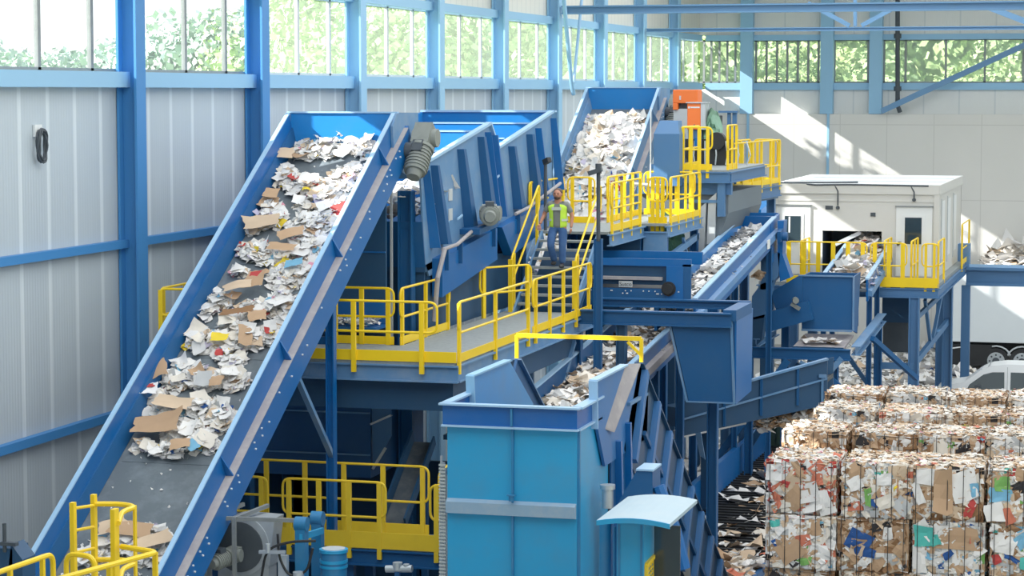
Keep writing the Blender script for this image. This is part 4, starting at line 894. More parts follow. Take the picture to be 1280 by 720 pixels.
# ================================================================ FAN, PUMP POSTS, DRUM at bottom left
deck = thing('machine_deck', 'dark steel machine frame carrying the fan and the hydraulics at the bottom of the picture', 'frame', (-12, 37.5, 0))
DZ = 1.9
MB().box(-13.9, -10.75, 35.4, 39.4, DZ - .2, DZ).build('top_plate', BLUE_DD, deck)
MB().ibeam((-14.0, 36.5, DZ + .62), (-10.75, 36.5, DZ + .62), .12, .12, t=.02).ibeam((-14.0, 36.5, DZ - .1), (-10.75, 36.5, DZ - .1), .2, .3, t=.03).build('rail', GREY_L, deck)
for x in (-13.8, -12.3, -11): MB().bar((x, 36.6, 0), (x, 36.6, DZ + .6), .14, .14, (1, 0, 0)).build('leg', BLUE_DD, deck); MB().bar((x, 39.2, 0), (x, 39.2, DZ - .1), .14, .14, (1, 0, 0)).build('leg', BLUE_DD, deck)
fc = at(306, 684, D=38.6)
t = thing('blower_fan', 'grey radial blower fan with electric motor in a steel cage, bottom left of centre', 'fan', (fc.x, fc.y, DZ))
mb = MB(); mb.cyl((fc.x - .08, fc.y, fc.z + .02), (fc.x - .08, fc.y + .45, fc.z + .02), .5, .5, 32); mb.prism([(fc.x + .0, fc.y + .02, fc.z + .52), (fc.x + .52, fc.y + .02, fc.z + .5), (fc.x + .42, fc.y + .02, fc.z - .3), (fc.x, fc.y + .02, fc.z)], (0, .42, 0)); mb.box(fc.x - .5, fc.x + .4, fc.y + .05, fc.y + .4, DZ, fc.z - .2); mb.build('housing', SILVER, t)
MB().cyl((fc.x - .1, fc.y - .02, fc.z), (fc.x - .1, fc.y + .01, fc.z), .42, .42, 28).build('inlet', GREY_D, t)
motor(t, (fc.x - .15, fc.y - .45, fc.z - .1), (-.25, -1, -.1), .62)
mb = MB()
for x in (fc.x - .42, fc.x + .02): mb.bar((x, fc.y - .5, DZ), (x, fc.y - .5, fc.z + .58), .06, .06, (1, 0, 0)); mb.bar((x, fc.y - .5, fc.z + .56), (x + .2, fc.y + .5, fc.z + .62), .06, .06)
mb.bar((fc.x - .55, fc.y - .5, fc.z + .56), (fc.x + 1.2, fc.y - .3, fc.z + .55), .06, .06); mb.build('cage', GREY, t)
t = thing('pump_post', 'pair of light blue pipe posts with cross bar between blower fan and drum', 'post', (-12, 38, DZ))
a = at(377, 655, D=38); b = at(397, 648, D=38.8)
for p, w in ((a, .17), (b, .17)):
    MB().bar((p.x, p.y, DZ), (p.x, p.y, p.z), w, w, (1, 0, 0)).cyl((p.x - .1, p.y, p.z), (p.x + .1, p.y, p.z), .12).build('post', CYAN_D, t)
MB().bar(a + V((.02, -.1, -.2)), b + V((.12, -.1, -.18)), .05, .1).build('cross_bar', CYAN, t)
t = thing('hydraulic_hoses', 'tangle of black and silver hoses and fittings beside the blower fan', 'hose', (-12.3, 38, DZ))
q = at(340, 690, D=37.8)
mb = MB(); mb.tube(roundpath([(q.x - .2, q.y, q.z - .5), (q.x - .1, q.y, q.z + .05), (q.x + .35, q.y - .05, q.z + .2), (q.x + .75, q.y, q.z + .22)], .25, closed=False), .022, 6)
mb.tube(roundpath([(q.x + .1, q.y, q.z + .3), (q.x + .12, q.y, q.z - .1), (q.x + .3, q.y, q.z - .4), (q.x + .6, q.y, q.z - .3), (q.x + .7, q.y, q.z + .1)], .2, closed=False), .022, 6); mb.build('hose', BLACK, t)
MB().bar((q.x - .2, q.y - .05, q.z), (q.x + .25, q.y - .05, q.z + .02), .05, .05).cyl((q.x - .05, q.y - .05, q.z), (q.x - .05, q.y - .05, q.z + .14), .04).box(q.x + .1, q.x + .25, q.y, q.y + .1, DZ, q.z - .05).cyl((q.x + .45, q.y, DZ), (q.x + .45, q.y, q.z - .3), .09).build('valve', SILVER, t)
q = at(417, 686, D=38.2)
t = thing('oil_drum', 'light blue cylindrical drum with a rimmed lid at the bottom, left of the baler tower', 'drum', (q.x, q.y, DZ))
mb = MB(); mb.cyl((q.x, q.y, DZ), (q.x, q.y, q.z - .06), .215, .215, 28); mb.build('body', CYAN_D, t)
mb = MB(); mb.cyl((q.x, q.y, q.z - .05), (q.x, q.y, q.z), .235, .235, 28); mb.cyl((q.x, q.y, q.z - .22), (q.x, q.y, q.z - .17), .23, .23, 28); mb.cyl((q.x, q.y, q.z - .3), (q.x, q.y, q.z - .26), .23, .23, 28); mb.build('rim', CYAN, t)
MB().cyl((q.x, q.y, q.z), (q.x, q.y, q.z + .012), .19, .19, 28).build('lid', GREY_L, t)
MB().box(q.x + .08, q.x + .12, q.y - .27, q.y - .2, q.z - .5, q.z - .44).build('latch', SILVER, t)
t = thing('pipe_fitting', 'small cluster of silver pipe fittings on the machine frame left of the tower foot', 'pipe', (-11.2, 37.4, DZ))
q = at(497, 712, D=38.4); MB().cyl(q + V((-.2, 0, 0)), q + V((.25, 0, .03)), .06).cyl(q, q + V((0, 0, .12)), .08).cyl(q + V((.15, 0, 0)), q + V((.15, 0, .1)), .05).build('fitting', SILVER, t); MB().bar(q, V((q.x, q.y, DZ)), .08, .08).build('stand', BLUE_D, t)
# ================================================================ LADDER WITH CAGE, RAIL at bottom left
t = thing('access_ladder', 'yellow ladder head with hoop guard in front of the foot of the near conveyor', 'ladder', (-13, 30.5, 0))
l0 = at(91, 628, D=30.2); l1 = at(117, 618, D=31.4)
for p in (l0, l1):
    MB().bar((p.x, p.y, 0), (p.x, p.y, p.z), .085, .06, (1, 0, 0)).build('stile', YEL, t)
k = 0
for dz in (.03, .32, .61, .9, 1.19, 1.48, 1.77):
    MB().tube([l0 + V((0, 0, -dz - .05)), V((l1.x, l1.y, l1.z - dz - .12))], .022, 8).build('rung', YEL, t)
c0 = at(170, 634, D=31.2); m0 = at(143, 636, D=30.0)
hz = l1.z - .13
def hoop(z, w): 
    pts = [V((l1.x, l1.y, z)), V((l1.x + .35, l1.y + .1, z)), V((c0.x, c0.y, z)), V((c0.x - .02, c0.y - .4, z)), V((m0.x + .05, m0.y, z))]
    return MB().tube(roundpath(pts, .25, closed=False), .035, 8).build('cage_hoop', YEL, t)
hoop(hz, 1); hoop(hz - .72 * 1.05, 1)
MB().bar((m0.x, m0.y, 0), (m0.x, m0.y, m0.z), .14, .06, (1, 0, 0)).build('cage_post', YEL, t)
for x, y in ((c0.x, c0.y - .05), (c0.x - .06, c0.y + .1)): MB().bar((x, y, 2), (x, y, hz), .045, .03, (1, 0, 0)).build('cage_bar', YEL, t)
BZ = 3.4
t = thing('ladder_landing', 'small landing with round yellow handrails at the bottom left corner', 'platform', (-13, 29.3, BZ))
la = at(66, 692, D=29.3); lb = at(-25, 735, D=27.8)
zt = la.z
g = MB().tube(roundpath([V((lb.x, lb.y, zt)), V((la.x, la.y, zt)), V((la.x, la.y, zt - 1.1))], .14, closed=False), .035, 8).build('guardrail', YEL, t)
for u in (.35, .8): 
    p = lb.lerp(la, u + .05); MB().bar((p.x, p.y, zt - 1.1), (p.x, p.y, zt), .06, .05, (1, 0, 0)).build('post', YEL, g)
r0 = at(88, 692, D=29.6); r1 = at(176, 700, D=29.2); rz = r0.z
g = MB().tube(roundpath([V((r0.x - .06, r0.y, rz - 1.1)), V((r0.x - .06, r0.y, rz)), V((r0.x + .38, r0.y - .1, rz)), V((r0.x + .4, r0.y - .1, rz - 1.1))], .15, closed=False), .035, 8).build('guardrail', YEL, t)
g = MB().tube(roundpath([V((r0.x + .42, r0.y + .6, rz)), V((r1.x, r1.y + .5, rz)), V((r1.x - .75, r1.y - 2.4, rz))], .12, closed=False), .035, 8).build('guardrail', YEL, t)
for u in (.0, .3, .7):
    p = V((r1.x, r1.y + .5, rz)).lerp(V((r1.x - .75, r1.y - 2.4, rz)), u); MB().bar((p.x - .03, p.y, rz - 1.1), (p.x - .03, p.y, rz), .05, .06, (1, 0, 0)).build('post', YEL, g)
MB().box(la.x - 1.2, r1.x + .1, r1.y - 2.5, r1.y + 1.3, zt - 1.16, zt - 1.1).build('deck', GRATE, t)
for x in (la.x - .8, r1.x - .1): MB().bar((x, r1.y - 1.2, 0), (x, r1.y - 1.2, zt - 1.16), .12, .12, (1, 0, 0)).build('leg', BLUE_D, t)
# dark drive at the far left edge
t = thing('tail_drive', 'dark blue bearing block with upright bolt at the left edge by the conveyor foot', 'machine part', (-16.6, 32, 0))
q = at(6, 690, D=34)
MB().box(q.x - .3, q.x + .12, q.y, q.y + .5, 0, q.z + .05).prism([(q.x + .1, q.y, q.z + .12), (q.x + .28, q.y, q.z - .1), (q.x + .28, q.y, q.z - .6), (q.x, q.y, q.z - .6)], (0, .4, 0)).build('block', BLUE_DD, t)
MB().tube([q, q + V((0, 0, .42))], .03, 8).box(q.x - .05, q.x + .2, q.y - .05, q.y + .05, q.z + .1, q.z + .15).build('bolt', GREY_D, t)
t = thing('tail_hopper', 'green black tail trough below the yellow handrail at the foot of the near conveyor', 'hopper', (-15, 31.5, 0))
p = PA(0, 15.4, -.75)
MB().prism([(XL - .05, p.y - .9, 0), (XL - .05, p.y - .9, p.z - .1), (XL - .05, p.y + .6, p.z + .2), (XL - .05, p.y + .6, 0)], (XR - XL + .1, 0, 0)).build('body', BLUE_DD, t)
# ================================================================ REAR PLATFORM with orange cabinets
OZ = 8.9
o0 = at(848, 212, Z=OZ); o1 = at(905, 213, Z=OZ); OY = (o0.y + o1.y) / 2; ox0, ox1 = at(848, 212, Y=OY).x, at(906, 212, Y=OY).x
t = thing('access_platform', 'rear blue platform with yellow handrails around the orange cabinets, right of the far conveyor head', 'platform', (ox0, OY, OZ))
MB().box(ox0 - .1, ox1 + .1, OY, OY + 6, OZ - .06, OZ).build('deck', GRATE, t)
MB().ibeam((ox0 - .1, OY, OZ - .2), (ox1 + .1, OY, OZ - .2), .15, .3, t=.03).ibeam((ox1 + .1, OY, OZ - .2), (ox1 + .1, OY + 6, OZ - .2), .15, .3, t=.03).build('edge_beam', BLUE_HAZE, t)
guardrail(t, (ox0, OY, OZ), (ox1 - .35, OY, OZ), 4, mat=YEL, h=1.15)
guardrail(t, (ox1 + .05, OY + .05, OZ), (ox1 + .05, OY + 1.6, OZ), 3, mat=YEL, h=1.2)
guardrail(t, (ox0, OY + .2, OZ), (ox0, OY + 3, OZ), 3, mat=YEL, h=1.15)
for x in (ox0 + .1, ox1 - .1): MB().bar((x, OY + .1, OZ - 1.25), (x, OY + .1, OZ - .3), .2, .2, (1, 0, 0)).build('strut', BLUE_HAZE, t)
MB().bar((ox0, OY + .1, OZ - .85), (ox1, OY + .1, OZ - .85), .06, .08).bar((ox0, OY + .3, OZ - .6), (ox1, OY + .3, OZ - .55), .06, .08).build('cross_bar', BLUE_G, t)
MB().box(ox0 + .5, ox1 - .1, OY + .5, OY + .9, OZ - .75, OZ - .45).build('drive_cover', WOODB, t)
w0 = at(914, 238, Z=8.15); w1 = at(975, 228, Z=8.15); wx = w1.x
w0 = at(914, 238, X=wx) if False else w0
t = thing('access_walkway', 'rear walkway with yellow handrails on both sides leading away from the orange cabinets', 'walkway', (w0.x, w0.y, 8.15))
W2 = V((-.95, 0, 0))
MB().hexa([w0 + W2 - V((0, 0, .06)), w0 - V((0, 0, .06)), w1 - V((0, 0, .06)), w1 + W2 - V((0, 0, .06)), w0 + W2, w0, w1, w1 + W2]).build('deck', GRATE, t)
MB().ibeam(w0 - V((0, 0, .25)), w1 - V((0, 0, .25)), .14, .34, t=.03).build('edge_beam', BLUE_HAZE, t)
guardrail(t, w0, w1, 6, mat=YEL, h=1.35, pw=.14)
guardrail(t, w0 + W2, w1 + W2, 6, mat=YEL, h=1.35, pw=.14)
guardrail(t, w1 + W2 + V((.1, .02, 0)), w1 + V((-.1, .02, 0)), 2, mat=YEL, h=1.35)
for u in (.05, .95):
    p = w0.lerp(w1, u); MB().ibeam((p.x - .2, p.y, 0), (p.x - .2, p.y, 7.8), .25, .25, (1, 0, 0), .03).build('leg', BLUE_HAZE, t)
MB().bar(w0 + V((-.6, -.5, -.45)), w1 + V((-.2, 0, -.4)), .3, .2).build('lower_beam', BLUE_HAZE, t)
OB = OY + 4.5
def rect(px0, px1, py0, py1, Y): a = at(px0, py0, Y=Y); b = at(px1, py1, Y=Y); return a.x, b.x, b.z, a.z
x0, x1, z0, z1 = rect(841, 872, 112, 129, OB + 2)
t = thing('electrical_cabinet', 'larger orange cabinet standing high behind the smaller one, touching the conveyor head in view', 'cabinet', ((x0 + x1) / 2, OB + 2, OZ))
MB().box(x0, x1, OB + 2, OB + 2.7, z0, z1).box(x0, x0 + .15, OB + 2, OB + 2.6, z0 - .2, z0).box(x0 + .1, x1, OB + 2.3, OB + 2.7, z0 - .2, z0).build('body', ORANGE, t, bevel=.02)
MB().box(x0 + .16, x1 - .1, OB + 2.2, OB + 2.3, z0 - .2, z0).build('recess', GREY_D, t)
MB().box(x0 + .2, x0 + .25, OB + 1.98, OB + 2.0, z0 + .1, z0 + .22).build('latch', GREY_L, t)
a, b, c, d = rect(841, 858, 136, 164, OB + 2)
MB().box(a, b, OB + 2.1, OB + 2.8, OZ, d).build('pedestal', GREY_L, t)
x0, x1, z0, z1 = rect(859, 876, 129, 162, OB)
t = thing('electrical_cabinet', 'smaller orange cabinet with a white lettered top edge behind the yellow handrail', 'cabinet', ((x0 + x1) / 2, OB, OZ))
MB().box(x0, x1, OB, OB + .6, z0, z1).build('body', ORANGE, t, bevel=.02)
MB().box(x1, x1 + .12, OB - .02, OB + .6, z0, z1).build('side_frame', GREY_L, t)
MB().box(x0 - .03, x1 + .15, OB - .05, OB + .65, z1, z1 + .03).build('top_edge', GREY_L, t)
MB().box(x0 + .1, x1 - .04, OB - .012, OB, z1 - .14, z1 - .1).box(x0 + .03, x0 + .08, OB - .012, OB, z1 - .15, z1 - .09).build('lettering', WHITE, t)
MB().cyl((x0 + .22, OB - .03, z0 + .12), (x0 + .22, OB, z0 + .12), .03).build('knob', GREY_D, t)
MB().box(x0, x1, OB + .1, OB + .5, OZ, z0).build('pedestal', BLUE_HAZE, t)
t = thing('crumpled_tarp', 'pale green tarpaulin draped over a machine beside the smaller orange cabinet', 'tarp', (x1 + .5, OB + 1, OZ))
rr = random.Random(40); a = at(882, 134, Y=OB + .8); b = at(901, 176, Y=OB + .8)
mb = MB(); n = 12
g = [[None] * (n + 1) for _ in range(n + 1)]; vs = []
for i in range(n + 1):
    for j in range(n + 1):
        u, v = i / n, j / n
        vs.append(V((a.x + (b.x - a.x) * u + .08 * math.sin(7 * v + 5 * u), OB + .8 - .5 * math.sin(math.pi * u) + .12 * rr.uniform(-1, 1) - .3 * v, a.z + (OZ - a.z) * v - .25 * abs(u - .45) * (1 - v))))
mb.add(vs, [(i * (n + 1) + j, (i + 1) * (n + 1) + j, (i + 1) * (n + 1) + j + 1, i * (n + 1) + j + 1) for i in range(n) for j in range(n)]); mb.build('sheet', GREEN, t)
MB().box(a.x + .1, b.x - .1, OB + .9, OB + 1.6, OZ, a.z - .25).build('covered_machine', GREY_D, t)
x0, x1, z0, z1 = rect(868, 876, 172, 183, OB - .5)
t = thing('machine_drive', 'dark drive unit with a blue box and cables behind the rear yellow handrail', 'machine part', (x0, OB - .4, OZ))
MB().box(x0 - .5, x1 + .9, OB - .35, OB - .1, OZ, OZ + .75).cyl((x1 + .45, OB - .5, OZ + .7), (x1 + .45, OB - .2, OZ + .7), .25).build('body', BLACK, t); MB().box(x0, x1, OB - .5, OB - .36, z0, z1).build('blue_box', BLUE, t)
mb = MB()
for k in range(7): mb.tube([(x0 - .3 + .3 * k, OB - .45, OZ + .7), (x0 - .35 + .33 * k, OB - .5, OZ + .3), (x0 - .3 + .3 * k, OB - .42, OZ + .02)], .02, 5)
mb.build('cable', GREY_L, t)
x0, x1, z0, z1 = rect(909, 920, 141, 200, OY + 6)
t = thing('lifting_column', 'pair of upright dark blue posts with a flat head plate behind the rear walkway corner', 'post', (x0, OY + 6, 7))
MB().box(x0, x0 + .1, OY + 6, OY + 6.1, 7, z1).box(x1 - .12, x1, OY + 6, OY + 6.15, 7, z1).build('post', BLUE_HAZE, t); MB().box(x0 - .25, x1 + .03, OY + 5.9, OY + 6.2, z1, z1 + .06).build('head_plate', BLUE_HAZE, t)
MB().cyl((x0 - .15, OY + 6, z1 - 1.0), (x0 - .15, OY + 6.2, z1 - 1.0), .12).build('pulley', GREY_D, t)
MB().box(x0 - .1, x1, OY + 5.9, OY + 6.3, 0, 7).build('base_column', BLUE_HAZE, t)
# dark big bunker under the rear platform
ub0, ub1 = at(817, 200, Y=OY - .5).x, at(849, 200, Y=OY - .5).x
t = thing('rear_bunker', 'large dark grey blue steel bunker under the rear platform, behind the green tarp', 'bunker', (-12.6, OY + 1, 3))
b0 = at(822, 240, Y=OY + .3); b1 = at(910, 300, Y=OY + .3)
MB().prism([(b0.x - .55, OY + .3, b0.z), (b1.x, OY + .3, b0.z), (b1.x, OY + .3, b0.z - .55), (b1.x - .9, OY + .3, 5.2), (b0.x - .55, OY + .3, 4.5)], (0, 5.5, 0)).build('body', GREY_HAZE, t)
MB().box(b0.x - .55, b1.x + .1, OY + .2, OY + .4, b0.z - .05, b0.z + .5).build('rim_beam', BLUE_HAZE, t)
MB().box(ub0, ub1, OY - .5, OY + .3, b0.z + .2, b0.z + 1.6).prism([(ub0, OY - .5, b0.z + 1.6), (ub1, OY - .5, b0.z + 1.6), (ub1 - .1, OY - .2, b0.z + 1.95), (ub0 + .1, OY - .2, b0.z + 1.95)], (0, .5, 0)).build('upper_box', BLUE_HAZE, t)
MB().tube([(b0.x - .5, OY - .6, b0.z + .25), (b0.x + .3, OY - .6, b0.z + .2), (b0.x + .4, OY - .6, b0.z - .05)], .05, 8).build('pipe', SILVER, t)
MB().tube([(b0.x + .01, OY - .7, b0.z + .2), (b0.x + .01, OY - .7, b0.z + 2.3)], .02, 6).build('cable', WHITE, t)
for k, (px, py) in enumerate(((878, 262), (891, 250))):
    a = at(px, py, Y=OY + .1); MB().prism([(a.x - .12, a.y, a.z), (a.x + .1, a.y, a.z + .2), (a.x + .05, a.y, a.z - 1.2), (a.x - .16, a.y, a.z - 1.2)], (0, .1, 0)).build('side_flap', GREY_L, t)
for x in (b0.x - .3, b1.x - .4): MB().ibeam((x, OY + .5, 0), (x, OY + .5, b0.z - .3), .25, .25, (1, 0, 0), .03).build('leg', BLUE_HAZE, t)
for x in (b0.x - .3, b1.x - .4): MB().ibeam((x, OY + 5.3, 0), (x, OY + 5.3, b0.z - .3), .25, .25, (1, 0, 0), .03).build('leg', BLUE_HAZE, t)
# second green tarp lower
t = thing('crumpled_tarp', 'darker green tarpaulin hanging beside the upper yellow platform, low behind the handrail', 'tarp', (-11.4, 62.5, 6))
a = at(816, 258, D=63.2); b = at(848, 322, D=63.2)
vs = []; n = 10
for i in range(n + 1):
    for j in range(n + 1):
        u, v = i / n, j / n; top = a.z - .5 * u * u * 1.2; l = a.x + .1 + (b.x - a.x) * u
        vs.append(V((l + .25 * v * u + .04 * math.sin(9 * v), a.y - .35 * math.sin(3 * u) + .05 * math.sin(12 * u + 5 * v), top + (b.z - top) * v)))
m2 = paint('dark_green_tarp', (78, 124, 100), 0.7, 0.25, (120, 160, 140), 2.5)
MB().add(vs, [(i * (n + 1) + j, (i + 1) * (n + 1) + j, (i + 1) * (n + 1) + j + 1, i * (n + 1) + j + 1) for i in range(n) for j in range(n)]).build('sheet', m2, t)
MB().box(a.x - .3, b.x - .1, a.y + .1, a.y + .6, 0, b.z + .5).build('covered_machine', BLUE_DD, t)
# distant low handrail right of it, and beam rising
t = thing('rear_handrail', 'short distant yellow handrail behind the rising trough conveyor, right of the darker green tarp', 'handrail', (-10.8, 68, 5.6))
a = at(858, 322, D=68); b = at(882, 318, D=70)
MB().box(a.x - .6, b.x + .4, a.y - .2, b.y + 1, a.z - .12, a.z - .02).build('deck', GRATE, t)
guardrail(t, (a.x, a.y, a.z), (b.x, b.y, a.z), 4, mat=YEL_D, h=.55, low=.25)
for x in (a.x - .2, b.x + .2): MB().bar((x, a.y, 0), (x, a.y, a.z - .1), .15, .15, (1, 0, 0)).build('leg', BLUE_DD, t)
t = thing('rising_conveyor', 'distant blue conveyor side rising from behind the trough conveyor toward the white cabin', 'conveyor', (-11, 76, 5))
a = at(930, 268, D=80); b = at(965, 240, D=84)
MB().bar(a, b, 1.2, .35).build('side_panel', BLUE_L, t); MB().bar(a + V((0, .2, -.35)), b + V((0, .2, -.35)), 1.1, .3).build('frame', BLUE_D, t)
MB().bar((a.x, a.y + .4, 0), (a.x, a.y + .4, a.z - .3), .2, .2, (1, 0, 0)).build('leg', BLUE_DD, t); MB().bar((b.x - .3, b.y + .2, 0), (b.x - .3, b.y + .2, b.z - .7), .2, .2, (1, 0, 0)).build('leg', BLUE_DD, t)

# ================================================================ CABIN
KX0, KX1, KY0, KY1, KZ0, KZ1 = -11.98, -6.7, 75.2, 84.2, 5.1, 7.93
t = thing('control_cabin', 'white container cabin with two doors and a belt opening, raised on the right platform', 'cabin', (-9.3, 75.2, KZ0))
def fx(px): return at(px, 300, Y=KY0).x
def fz(py): return at(1080, py, Y=KY0).z
wo = (fx(1028), fx(1102), KZ0, fz(289))
w = MB(); w.box(KX0, wo[0], KY0, KY0 + .1, KZ0, KZ1).box(wo[1], KX1, KY0, KY0 + .1, KZ0, KZ1).box(wo[0], wo[1], KY0, KY0 + .1, wo[3], KZ1)
w.box(KX0, KX0 + .1, KY0, KY1, KZ0, KZ1).box(KX1 - .1, KX1, KY0, KY1, KZ0, KZ1).box(KX0, KX1, KY1 - .1, KY1, KZ0, KZ1); w.build('wall', CABIN, t)
r = MB().box(KX0 - .02, KX1 + .015, KY0 + .0, KY1, KZ1, KZ1 + .12).build('roof', WHITE, t)
MB().box(KX0 - .03, KX1 + .03, KY0 - .05, KY0, KZ1 - .18, KZ1 + .13).box(KX1 + .02, KX1 + .06, KY0 + .01, KY1, KZ1 - .18, KZ1 + .125).box(KX0 - .03, KX0 + .14, KY0 - .05, KY0, KZ0, KZ1 - .19).box(KX1 - .12, KX1 + .04, KY0 - .05, KY0, KZ0, KZ1 - .19).box(KX0, KX1, KY0 - .02, KY0, KZ1 - .42, KZ1 - .38).build('frame', CABIN, t)
for y in (78, 81): MB().box(KX0, KX1, y - .02, y + .02, KZ1 + .12, KZ1 + .14).build('roof_seam', GREY_L, r)
MB().tube([(KX0 + .1, KY0 + .1, KZ1 + .16), (-10.6, KY0 - .06, KZ1 + .1), (-9.5, KY0 - .05, KZ1 + .12), (-7, KY0 - .05, KZ1 + .1)], .03, 6).tube([(KX0 + .3, KY0 + .4, KZ1 + .15), (-10.2, KY0 + .5, KZ1 + .16), (-9.4, KY0 + 1.2, KZ1 + .15)], .03, 6).build('cable', GREY_D, t)
for px in (1047, 1142):
    x = fx(px); MB().tube([(x - .1, KY0 - .03, KZ1 + .08), (x, KY0 - .06, KZ1 - .1), (x, KY0 - .04, fz(257 if px < 1100 else 248))], .025, 6).cyl((x, KY0 - .08, fz(260 if px < 1100 else 249)), (x, KY0, fz(260 if px < 1100 else 249)), .06).build('cable', GREY_D, t)
for px, py, s in ((1036, 260, .12), (1091, 268, .08)): x = fx(px); MB().box(x - s, x + s, KY0 - .03, KY0, fz(py) - .06, fz(py) + .06).build('vent', GREY_D, t)
for a, b, g0, g1, h in ((968, 1013, 981, 1001, 0), (1120, 1165, 1131, 1152, 1)):
    dr = MB().box(fx(a), fx(b), KY0 - .04, KY0 - .005, KZ0 + .05, fz(258)).build('door', WHITE, t)
    MB().box(fx(a) - .03, fx(b) + .03, KY0 - .08, KY0, fz(258), fz(256.5)).build('lintel', GREY, dr)
    fr = MB().box(fx(g0) - .09, fx(g1) + .09, KY0 - .06, KY0 - .04, fz(306), fz(268)).build('window_frame', WHITE, dr)
    MB().box(fx(g0), fx(g1), KY0 - .07, KY0 - .06, fz(304), fz(271)).build('window_pane', DARKGLASS, dr)
    if h: MB().cyl((fx(1123), KY0 - .12, fz(304)), (fx(1123), KY0 - .04, fz(304)), .05).bar((fx(1123), KY0 - .1, fz(302)), (fx(1127), KY0 - .1, fz(302)), .03, .04).build('handle', BLACK, dr)
    else: MB().box(fx(986), fx(988), KY0 - .08, KY0 - .07, fz(292), fz(272)).build('blind_strip', WHITE, dr)
for y in (76.4, 78.6, 80.9):
    MB().box(KX1, KX1 + .02, y, y + 1.1, KZ0 + .5, KZ1 - .45).build('side_window', DARKGLASS if False else WHITE, t)
    MB().box(KX1 + .005, KX1 + .03, y - .08, y, KZ0 + .3, KZ1 - .35).build('window_frame', GREY_L, t)
iv = MB().box(wo[0], wo[1], KY0 + 2.2, KY0 + 2.25, KZ0, wo[3]).box(wo[0] - .02, wo[0], KY0 + .1, KY0 + 2.2, KZ0, wo[3]).box(wo[1], wo[1] + .02, KY0 + .1, KY0 + 2.2, KZ0, wo[3]).build('inner_curtain', GREY_D, t)
MB().bar((wo[0] + .4, KY0 + .15, wo[3] - .45), (wo[0] + 1.2, KY0 + .15, wo[3] - .05), .05, .12).build('inner_brace', GREY_L, iv)
# cabin platform
PZ2 = KZ0
t = thing('access_platform', 'right platform on blue columns carrying the white cabin, fenced with yellow handrails', 'platform', (-9, 73, PZ2))
FX0, FX1, FY = -12.0, -6.45, 72.7
MB().box(FX0, -9.75, FY, 84.5, PZ2 - .12, PZ2 - .01).box(-8.15, FX1, FY, 84.5, PZ2 - .12, PZ2 - .01).box(-9.75, -8.15, KY0, 84.5, PZ2 - .12, PZ2 - .01).build('deck', GRATE, t)
MB().ibeam((FX0, FY, PZ2 - .28), (FX1, FY, PZ2 - .28), .16, .3, t=.03).ibeam((FX1, FY, PZ2 - .28), (FX1, 84.5, PZ2 - .28), .16, .3, t=.03).ibeam((FX0, FY, PZ2 - .28), (FX0, 84.5, PZ2 - .28), .16, .3, t=.03).build('edge_beam', BLUE_HAZE, t)
def gx(px): return at(px, 350, Y=FY).x
guardrail(t, (gx(981), FY, PZ2), (gx(1083), FY, PZ2), 6, h=1.25, pw=.13, toe=False)
guardrail(t, (gx(1088), FY + .02, PZ2), (gx(1133), FY + .02, PZ2), 3, h=1.25, pw=.13, toe=False)
guardrail(t, (gx(1152), FY, PZ2), (FX1, FY, PZ2), 2, h=1.25, pw=.08, toe=False)
MB().box(gx(985), FX1, FY - .06, FY - .04, PZ2 - .1, PZ2 + .2).build('toe_board', YEL, t)
guardrail(t, (gx(1138), FY + .1, PZ2), (gx(1138), 75.0, PZ2), 3, h=1.3, pw=.08, toe=False)
guardrail(t, (gx(1104), FY + .2, PZ2), (gx(1104), 75.0, PZ2), 3, h=1.3, pw=.08, toe=False)
guardrail(t, (FX1 - .02, FY + .15, PZ2), (FX1 - .02, 75.1, PZ2), 2, h=1.3, pw=.13, toe=False)
guardrail(t, (FX1 + .05, 81, PZ2), (FX1 + .05, 84.3, PZ2), 2, h=1.4, pw=.15)
gx2 = at(1012, 330, Y=75).x
guardrail(t, (gx2, FY + .3, PZ2), (gx2, 75.0, PZ2), 3, h=1.25, pw=.13)
for (x, y) in ((-7.15, FY), (FX1 - .1, 77.6), (-10.9, FY), (-7.15, 82), (-11.6, 82)):
    MB().ibeam((x, y, 0), (x, y, PZ2 - .4), .32, .32, (1, 0, 0), .04).build('leg', BLUE_HAZE, t)
a, b = V((-7.15, FY, 0)), V((FX1 - .1, 77.6, 0))
br = MB()
br.bar(a + V((0, 0, PZ2 - .5)) * 1 + V((0, 0, -.6)), b + V((0, 0, PZ2 - .5)), .1, .16); br.bar(a + V((0, 0, 2.6)), b + V((0, 0, 3.5)), .12, .2)
m = (a + b) / 2 + V((0, 0, 2.9)); br.bar(m, a.lerp(b, .3) + V((0, 0, PZ2 - .6)), .1, .12); br.bar(m, a.lerp(b, .8) + V((0, 0, PZ2 - .6)), .1, .12); br.bar((-8.3, FY, 2.55), (-7.15, FY, 2.55), .12, .2)
br.bar((-9.6, FY, 3.4), (-7.2, FY - .1, .1), .1, .13); br.bar((FX1 - .1, 77.6, 1.2), (FX1 - .7, 77.6, .05), .06, .06)
br.build('brace', BLUE_HAZE, t)
t = thing('waste_shaft', 'dark square shaft hanging under the cabin platform between the blue columns', 'chute', (-8, 74, 2))
x0, x1, z0, z1 = rect(1102, 1140, 440, 358, 74.2)
z0, z1 = min(z0, z1), max(z0, z1)
MB().box(x0, x1, 74.2, 75.3, z0 + .95, PZ2 - .14).build('upper_shaft', BLUE_DD, t); MB().box(x0 + .03, x1 - .05, 74.25, 75.25, z0, z0 + .95).build('lower_shaft', GREY_D, t)
